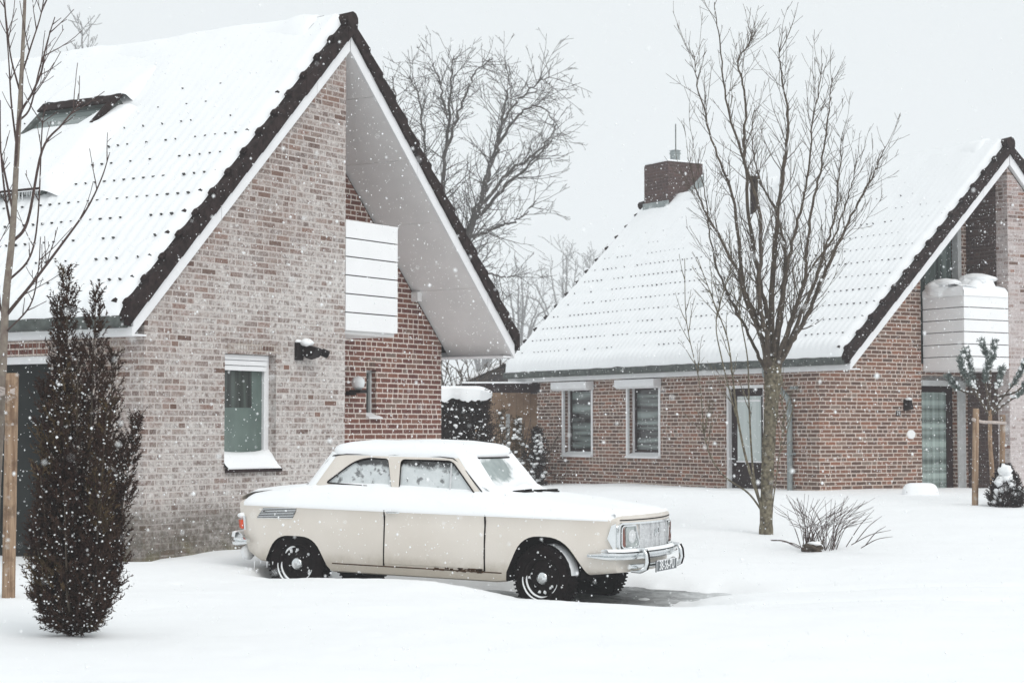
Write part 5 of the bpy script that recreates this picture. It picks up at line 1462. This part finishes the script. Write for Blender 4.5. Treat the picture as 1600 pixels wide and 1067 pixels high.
# grafted little pine with two stakes by the far house
rng = random.Random(17)
PZ = 25.6
sp = thing('grafted_pine', 'small round-headed pine on a thin trunk with snow-laden shoots between two stakes', 'tree', pxyz(1551, 785, PZ)); T0 = Vector(sp.location)
def TP3(x, y, dz=0.): return pxyz(x, y, PZ) + Vector((0, dz, 0)) - T0
m = MB(); C = curve_pts([TP3(1552, 795), TP3(1550, 735), TP3(1547, 690), TP3(1547, 652), TP3(1546, 640)], 5); m.tube(C, [.032]*8+[.028]*(len(C)-8), 8); m.build('trunk', M['stake'], sp, smooth=2.)
m, fm, sn = MB(), MB(), MB()
for pts, dep in [([(1546, 650), (1528, 622), (1512, 600), (1500, 578), (1494, 562)], -.2), ([(1546, 648), (1532, 618), (1524, 590), (1520, 562), (1516, 545)], .25), ([(1546, 645), (1546, 600), (1546, 570), (1538, 550), (1530, 532)], -.1), ([(1546, 600), (1546, 572), (1552, 555), (1557, 534)], .1),
    ([(1546, 650), (1558, 618), (1568, 590), (1574, 574)], .3), ([(1546, 650), (1562, 625), (1580, 600), (1590, 580), (1596, 566)], -.25), ([(1546, 650), (1570, 632), (1590, 618), (1606, 604), (1618, 588)], .1), ([(1524, 615), (1506, 612), (1492, 602), (1482, 588)], .0), ([(1546, 645), (1538, 610), (1533, 580), (1540, 560)], -.35), ([(1560, 620), (1584, 612), (1600, 590), (1604, 572)], -.4), ([(1512, 600), (1504, 574), (1508, 552)], .1)]:
    n_ = len(pts); C = curve_pts([TP3(x, y, dep*(i/(n_-1))) for i, (x, y) in enumerate(pts)], 6); N = len(C)
    m.tube(C, [lerp(.016, .008, i/(N-1)) for i in range(N)], 5)
    for _ in range(260):
        t = rng.uniform(.45, 1.); i = min(int(t*(N-1)), N-2); dd = (C[i+1]-C[i]).normalized()
        needles(fm, C[i].lerp(C[i+1], rng.random()) + rand_perp(dd, rng)*.012, dd + rand_perp(dd, rng)*.8, rng.uniform(.05, .09), rng, 4, .008)
    for _ in range(9):
        t = rng.uniform(.4, 1.); i = min(int(t*(N-1)), N-2); sn.blob(tuple(C[i]+Vector((rng.gauss(0, .02), rng.gauss(0, .02), .03))), (rng.uniform(.012, .030), .022, rng.uniform(.012, .03)), 7, 5, .5, seed=t*9)
    for i in range(0, N-1, 2): sn.blob(tuple(C[i]+Vector((0, 0, .016))), (.018, .016, .014), 6, 4, .4, seed=i)
m.build('branches', M['limb'], sp); fm.build('needles', M['frosty'], sp, fix=False); sn.build('branch_snow', M['snow'], sp, smooth=3.)
s1 = stake('wooden_stake', 'pale round stake at the left of the little grafted pine', pxyz(1525, 638, 25.2), pxyz(1523, 792, 25.2), .042, group='stakes of the grafted pine')
s2 = stake('wooden_stake', 'orange-brown stake at the right of the little grafted pine', pxyz(1567, 648, 25.9), pxyz(1565, 790, 25.9), .036, group='stakes of the grafted pine')
m = MB(); a, b = pxyz(1520, 655, 25.13), pxyz(1571, 661, 25.84); m.tube(curve_pts([a, a.lerp(b, .3)+Vector((0, 0, -.02)), a.lerp(b, .6)+Vector((0, -.03, -.01)), b], 5), .022, 7)
tag(m.build('tree_tie', M['rope'], None, smooth=2.), 'snow-crusted strap tying the grafted pine to its two stakes', 'strap')
# little snow-capped conifer beside it
rng = random.Random(31)
cf = thing('dwarf_conifer', 'dwarf conifer half buried under a cap of snow by the far house', 'conifer', pxyz(1572, 796, 25.0)); T0 = Vector(cf.location)
fm, sn = MB(), MB()
for _ in range(2600):
    t = rng.random(); ang = rng.uniform(0, 2*pi); rr_ = .24*interp(t, [(0, .8), (.3, 1.), (.7, .6), (1, .1)])*sqrt(rng.random()); p = Vector((rr_*cos(ang), rr_*sin(ang), t*.56))
    needles(fm, p, Vector((cos(ang)*.7, sin(ang)*.7, .7)), rng.uniform(.04, .08), rng, 4, .007)
for (x, y, r) in ((1571, 735, .09), (1563, 752, .075), (1573, 748, .09), (1578, 757, .08), (1560, 768, .055), (1568, 764, .06), (1584, 772, .045), (1592, 762, .03), (1556, 776, .035)):
    p = pxyz(x, y, 24.9)-T0; sn.blob(tuple(p), (r, r, r*.8), 12, 8, .6, seed=x)
fm.build('foliage', M['hedge'], cf, fix=False); sn.build('snow_cap', M['snow'], cf, smooth=2.)
# snow-covered planter by the garden door
m = MB(); p = pxyz(1438, 776, 28.2)
pt = thing('plant_trough', 'low trough rounded over with snow in front of the plaid-curtained garden door', 'trough', p)
m.box((-.23, -.12, -.2), (.23, .12, .10)); m.build('trough', M['concrete'], pt, bevel=.03)
m = MB(); rows = []
for i in range(9):
    t = pi/2*i/8; rows.append([( (.262*abs(cos(a))**.6*(1 if cos(a) > 0 else -1))*(cos(t)**.35 if i < 8 else 0), (.15*abs(sin(a))**.6*(1 if sin(a) > 0 else -1))*(cos(t)**.35 if i < 8 else 0), .02+.185*sin(t)) for a in [2*pi*k/28 for k in range(28)]])
m.grid(rows, close=True); m.build('snow_cap', M['snow'], pt, smooth=2.)

# clipped hedge with snow on top, behind the near house
rng = random.Random(41)
def leafy(m, n, c, ext, rng, L=.10, w=.012, nn=5, hollow=.55):
    for _ in range(n):
        q = Vector((rng.uniform(-1, 1), rng.uniform(-1, 1), rng.uniform(-1, 1)))
        k = max(abs(q.x), abs(q.y), abs(q.z))
        if k < hollow: q *= 1/k*rng.uniform(.7, 1)
        p = Vector((c[0]+q.x*ext[0], c[1]+q.y*ext[1], c[2]+q.z*ext[2]))
        p += Vector((nz(p.x*2, p.z*2), nz(p.y*2, p.z*2, 4), nz(p.x*2, p.y*2, 8)))*.12
        needles(m, p, Vector((q.x*.6+rng.gauss(0, .4), -.5+rng.gauss(0, .4), q.z*.5+.4+rng.gauss(0, .3))), L*rng.uniform(.6, 1.2), rng, nn, w)
hedge = thing('hedge', 'dense dark hedge with a thick snow cap behind the near house', 'hedge', (-1.0, 31., .2)); T0 = Vector(hedge.location)
fm = MB(); fm.box((-.9, -.2, -.5), (.40, .3, 1.5)); leafy(fm, 9000, (-.25, 0, .85), (.86, .52, 1.0), rng, .17, .017, 6, .6)
fm.build('foliage', M['hedge'], hedge, fix=False)
sn = MB(); rows = []
for i in range(57):
    x = -1.12 + 1.80*i/56; e = 1-(abs(i-28)/28)**6; rows.append([(x, -.58+.06*nz(x*4), 1.76+.07*nz(x*5)+.06*nz(x*13, 3.)), (x, -.66+.05*nz(x*5, 2), 1.86+.08*e), (x, -.5, 1.93+.10*e-.06+.03*nz(x*3, 1.)), (x, -.1, 1.97+.09*e-.06+.03*nz(x*3, 2.)), (x, .3, 1.96+.08*e-.06), (x, .6, 1.85)])
sn.grid(rows)
for _ in range(150):
    sn.blob((rng.uniform(-1., .6), -.5-rng.random()*.16, rng.uniform(.2, 1.8)), (rng.uniform(.012, .035), .02, rng.uniform(.008, .022)), 7, 5, .6, seed=_)
sn.build('snow_cap', M['snow'], hedge, smooth=2.)
# fence, lean-to beam, shed
fence = thing('board_fence', 'tan wooden board fence between the two houses', 'fence', (0, 37.2, .2)); T0 = Vector(fence.location)
m = MB(); x = -.75; k = 0
while x < .60:
    m.box((x, -.02-.006*(k % 2), -.3), (x+.135, .02-.006*(k % 2), 2.02 - (.10*sm(.25, .55, x)))); x += .139; k += 1
m.build('board_panel', M['fence'], fence)
m = MB(); m.box((-.12, -.06, -.3), (-.04, .05, 1.6)); m.build('fence_post', M['post'], fence)
cp = thing('lean_to', 'dark lean-to beam with a rim of snow above the tan fence', 'lean-to', (0, 36.6, 2.2))
m = MB(); m.box((-.95, -.1, .0), (.95, .1, .17)); m.build('beam', M['darkwood'], cp)
m = MB(); m.box((-.95, -.12, .173), (.38, .2, .205)); m.build('snow_cap', M['snow'], cp, bevel=.01)
shed = thing('garden_shed', 'dark grey shed gable with snow on its low roof between the two houses', 'shed', (-.15, 42., .2))
m = MB(); m.prism([(-1.6, -.5), (1.6, -.5), (1.6, 1.95), (0, 2.72), (-1.6, 2.0)], lambda p, q, d: (p, d, q), 0, 3, 0); m.build('gable', M['shed'], shed)
m = MB(); m.prism([(-1.7, 1.99), (0, 2.73), (1.7, 1.94), (1.7, 2.02), (0, 2.82), (-1.7, 2.07)], lambda p, q, d: (p, d, q), -.12, 3.1, 0); m.build('roof_snow', M['snow'], shed)
sc = [((.10, 35.9), 1.45, 700, 'spindly green climber growing against the tan fence', 'olive'), ((.46, 35.6), 1.25, 1500, 'dark evergreen bush against the corner of the far house', 'dark'), ((-.20, 36.3), 1.6, 420, 'thin leafy stem in front of the fence post', 'olive')]
for (xy, h_, n_, lab, kd) in sc:
    b = thing('garden_plant', lab, 'plant', (xy[0], xy[1], .25), 0, 'plants along the tan fence'); fm = MB(); sn = MB(); stm = MB()
    for s_ in range(5):
        stm.tube([(rng.gauss(0, .05), 0, -.1), (rng.gauss(0, .12), rng.gauss(0, .08), h_*.5), (rng.gauss(0, .2), rng.gauss(0, .1), h_)], [.012, .009, .004], 4)
    for _ in range(n_):
        t = rng.random(); wd_ = (.23 if kd == 'dark' else .20)*interp(t, [(0, .9), (.5, 1.), (1, .3)]); p = Vector((rng.gauss(0, .5)*wd_, rng.gauss(0, .5)*wd_, t*h_)); needles(fm, p, Vector((rng.gauss(0, .6), rng.gauss(0, .6), .5)), .10, rng, 4, .016)
        if rng.random() < .05: sn.blob(tuple(p+Vector((0, -.05, 0))), (.04, .035, .025), 7, 5, .5, seed=t)
    stm.build('stems', M['limb'], b); fm.build('foliage', M['hedge' if kd == 'dark' else 'yew_light'], b, fix=False); sn.build('snow_flecks', M['snow'], b, smooth=3.)
# bare trees beyond the gardens
def big_tree(name, label, foot, Z, limbs_, seed, r0, P, den, lvl2=.5, group=None, mt='far_bark'):
    sc_ = max(1., Z/90)
    rng = random.Random(seed)
    o = thing(name, label, 'tree', pxyz(*foot, Z), 0, group); T0 = Vector(o.location)
    tm, cm = MB(), MB()
    for k, (pts, rr_, dep) in enumerate(limbs_):
        n_ = len(pts); C = curve_pts([pxyz(x, y, Z)+Vector((0, dep*(i/(n_-1)), 0))-T0 for i, (x, y) in enumerate(pts)], 7); N = len(C)
        C = [c + Vector((rng.gauss(0, .03), rng.gauss(0, .03), rng.gauss(0, .02)))*(0 if i == 0 else 1) for i, c in enumerate(C)]
        R = [lerp(rr_, .012, (i/(N-1))**.8) for i in range(N)]
        (tm if k == 0 else cm).tube(C, R, 8 if k == 0 else 6, cap=False)
        Lt = sum((C[i+1]-C[i]).length for i in range(N-1))
        for _ in range(int(Lt*den)):
            t = rng.uniform(.25 if k == 0 else .12, .99); i = min(int(t*(N-1)), N-2); dd = (C[i+1]-C[i]).normalized(); ang = radians(rng.uniform(28, 62))
            shoot(cm, C[i].lerp(C[i+1], rng.random()), dd*cos(ang)+rand_perp(dd, rng)*sin(ang), sc_*rng.uniform(.5, 1.9)*(1.15-.5*t), min(max(R[i]*.35, .010*sc_), .025*sc_), rng, 1 if rng.random() > lvl2 else 2, P)
    tm.build('trunk', M[mt], o, smooth=2.); cm.build('crown', M[mt], o)
    return o
PB = dict(seg=.13, wob=.13, up=.025, rmin=.0052, den=[0, 5.5, 4.2], ang=(25, 60), len=(.25, .55))
big_tree('bare_tree', 'large bare tree with a spreading twiggy crown rising behind the near house', (690, 700), 47., [
    ([(690, 700), (686, 560), (683, 460), (688, 330), (697, 230), (703, 150), (708, 80)], .12, .5),
    ([(688, 560), (705, 450), (722, 380), (752, 300), (775, 220), (790, 150), (800, 100)], .075, 1.),
    ([(700, 520), (733, 380), (755, 310), (775, 240), (790, 190), (828, 150), (858, 130)], .075, -1.),
    ([(690, 430), (675, 330), (662, 240), (655, 160), (640, 110)], .06, .8), ([(684, 480), (655, 380), (632, 290), (622, 200), (616, 130)], .055, -.8),
    ([(745, 340), (790, 290), (830, 250), (865, 215)], .055, .6), ([(738, 370), (780, 355), (810, 345), (836, 318)], .045, -.6), ([(750, 320), (800, 260), (845, 225), (870, 180)], .05, 1.4),
    ([(720, 420), (755, 425), (785, 430), (812, 425)], .04, .9), ([(697, 230), (720, 170), (742, 120), (770, 95)], .045, -.4), ([(700, 180), (688, 130), (676, 95)], .035, .3), ([(720, 420), (745, 470), (775, 480), (800, 500)], .04, .2), ([(775, 230), (810, 180), (840, 165), (868, 190)], .04, .1)],
    3, .35, PB, 7.5)
PF = dict(seg=.6, wob=.14, up=.05, rmin=.028, den=[0, 1.1, .9], ang=(22, 50), len=(.3, .55))
def fan(x, yb, yt, wd_, rng, n=7):
    L_ = [([(x, yb), (x, lerp(yb, yt, .35)), (x+rng.uniform(-8, 8), lerp(yb, yt, .7)), (x+rng.uniform(-10, 10), yt)], .40, .3)]
    for k in range(n):
        s_ = -1 + 2*k/(n-1); y0 = lerp(yb, yt, rng.uniform(.15, .4)); L_.append(([(x, y0), (x+s_*wd_*.5, lerp(y0, yt, .5)), (x+s_*wd_*.9, lerp(y0, yt, .85-.25*abs(s_))), (x+s_*wd_, lerp(y0, yt, 1-.35*abs(s_)))], .17, rng.uniform(-2, 2)))
    return L_
rf = random.Random(6)
for i, (x, Z, yt, wd_, lab) in enumerate([(880, 210, 380, 62, 'hazy bare tree far off just left of the far roof edge'), (928, 235, 392, 52, 'faint bare tree half hidden by the far roof edge'), (810, 200, 415, 50, 'faint bare tree below the big crown behind the near roof'), (755, 190, 470, 46, 'misty bare tree low behind the near roof verge'),
    (130, 150, 36, 60, 'bare treetop just peeping over the near ridge')]):
    big_tree('far_tree', lab, (x, 672), Z, fan(x, 665, yt, wd_, rf, 7 if i != 4 else 9), 50+i, .2, PF, .9, .35, 'bare trees in the snowy distance')
pz = thing('garden_shrub', 'tangled bare shrub seen under the eave behind the snow-capped hedge', 'shrub', pxyz(722, 640, 40.)); T0 = Vector(pz.location); m = MB(); rng = random.Random(13)
for _ in range(16):
    a = Vector((rng.uniform(-.5, .5), rng.uniform(-.3, .3), -.6)); shoot(m, a, Vector((rng.gauss(0, .4), rng.gauss(0, .2), 1)), rng.uniform(1.5, 2.3), .022, rng, 2, dict(seg=.12, wob=.2, up=.0, rmin=.007, den=[0, 4., 3.5], ang=(25, 60), len=(.3, .5)))
m.build('twigs', M['limb'], pz)

# ------------------------------------------------------------------ falling snow
rng = random.Random(77)
m = MB()
OCT = [(1,0,0),(-1,0,0),(0,1,0),(0,-1,0),(0,0,1),(0,0,-1)]; OF = [(0,2,4),(2,1,4),(1,3,4),(3,0,4),(2,0,5),(1,2,5),(3,1,5),(0,3,5)]
cnt = 0
while cnt < 40000:
    Z = (rng.random()*(27**3 - 2.2**3) + 2.2**3)**(1/3)
    x = rng.uniform(-.31, .31)*Z; z = EYE + rng.uniform(-.165, .235)*Z
    if z < ground_h(x, Z) + .02 : continue
    r = min(.0068, .0026*math.exp(rng.gauss(0, .45)))
    if Z < 5: r *= .8
    a1, a2, a3 = r*rng.uniform(.7, 1.3), r*rng.uniform(.7, 1.3), r*rng.uniform(.8, 1.5)
    m.add([(x+p*a1, Z+q*a2, z+s_*a3) for p, q, s_ in OCT], OF); cnt += 1
fl = m.build('snowflakes', M['snow'], None, fix=False); tag(fl, 'white snowflakes falling everywhere in the air', 'snowfall', kind='stuff')
fl.data.polygons.foreach_set('use_smooth', [True]*len(fl.data.polygons))

# ------------------------------------------------------------------ snowy air
m = MB(); m.box((-90, -12, -1.5), (90, 330, 40)); hz = m.build('haze', [], None)
hm = bpy.data.materials.new('snowy_air'); hm.use_nodes = True; nt = hm.node_tree; nt.nodes.remove(nt.nodes['Principled BSDF'])
pv = nt.nodes.new('ShaderNodeVolumePrincipled'); pv.inputs['Color'].default_value = (.97, .98, 1., 1); pv.inputs['Density'].default_value = .0016; pv.inputs['Anisotropy'].default_value = .2
nt.links.new(pv.outputs[0], nt.nodes['Material Output'].inputs['Volume'])
hz.data.materials.append(hm); tag(hz, kind='stuff')
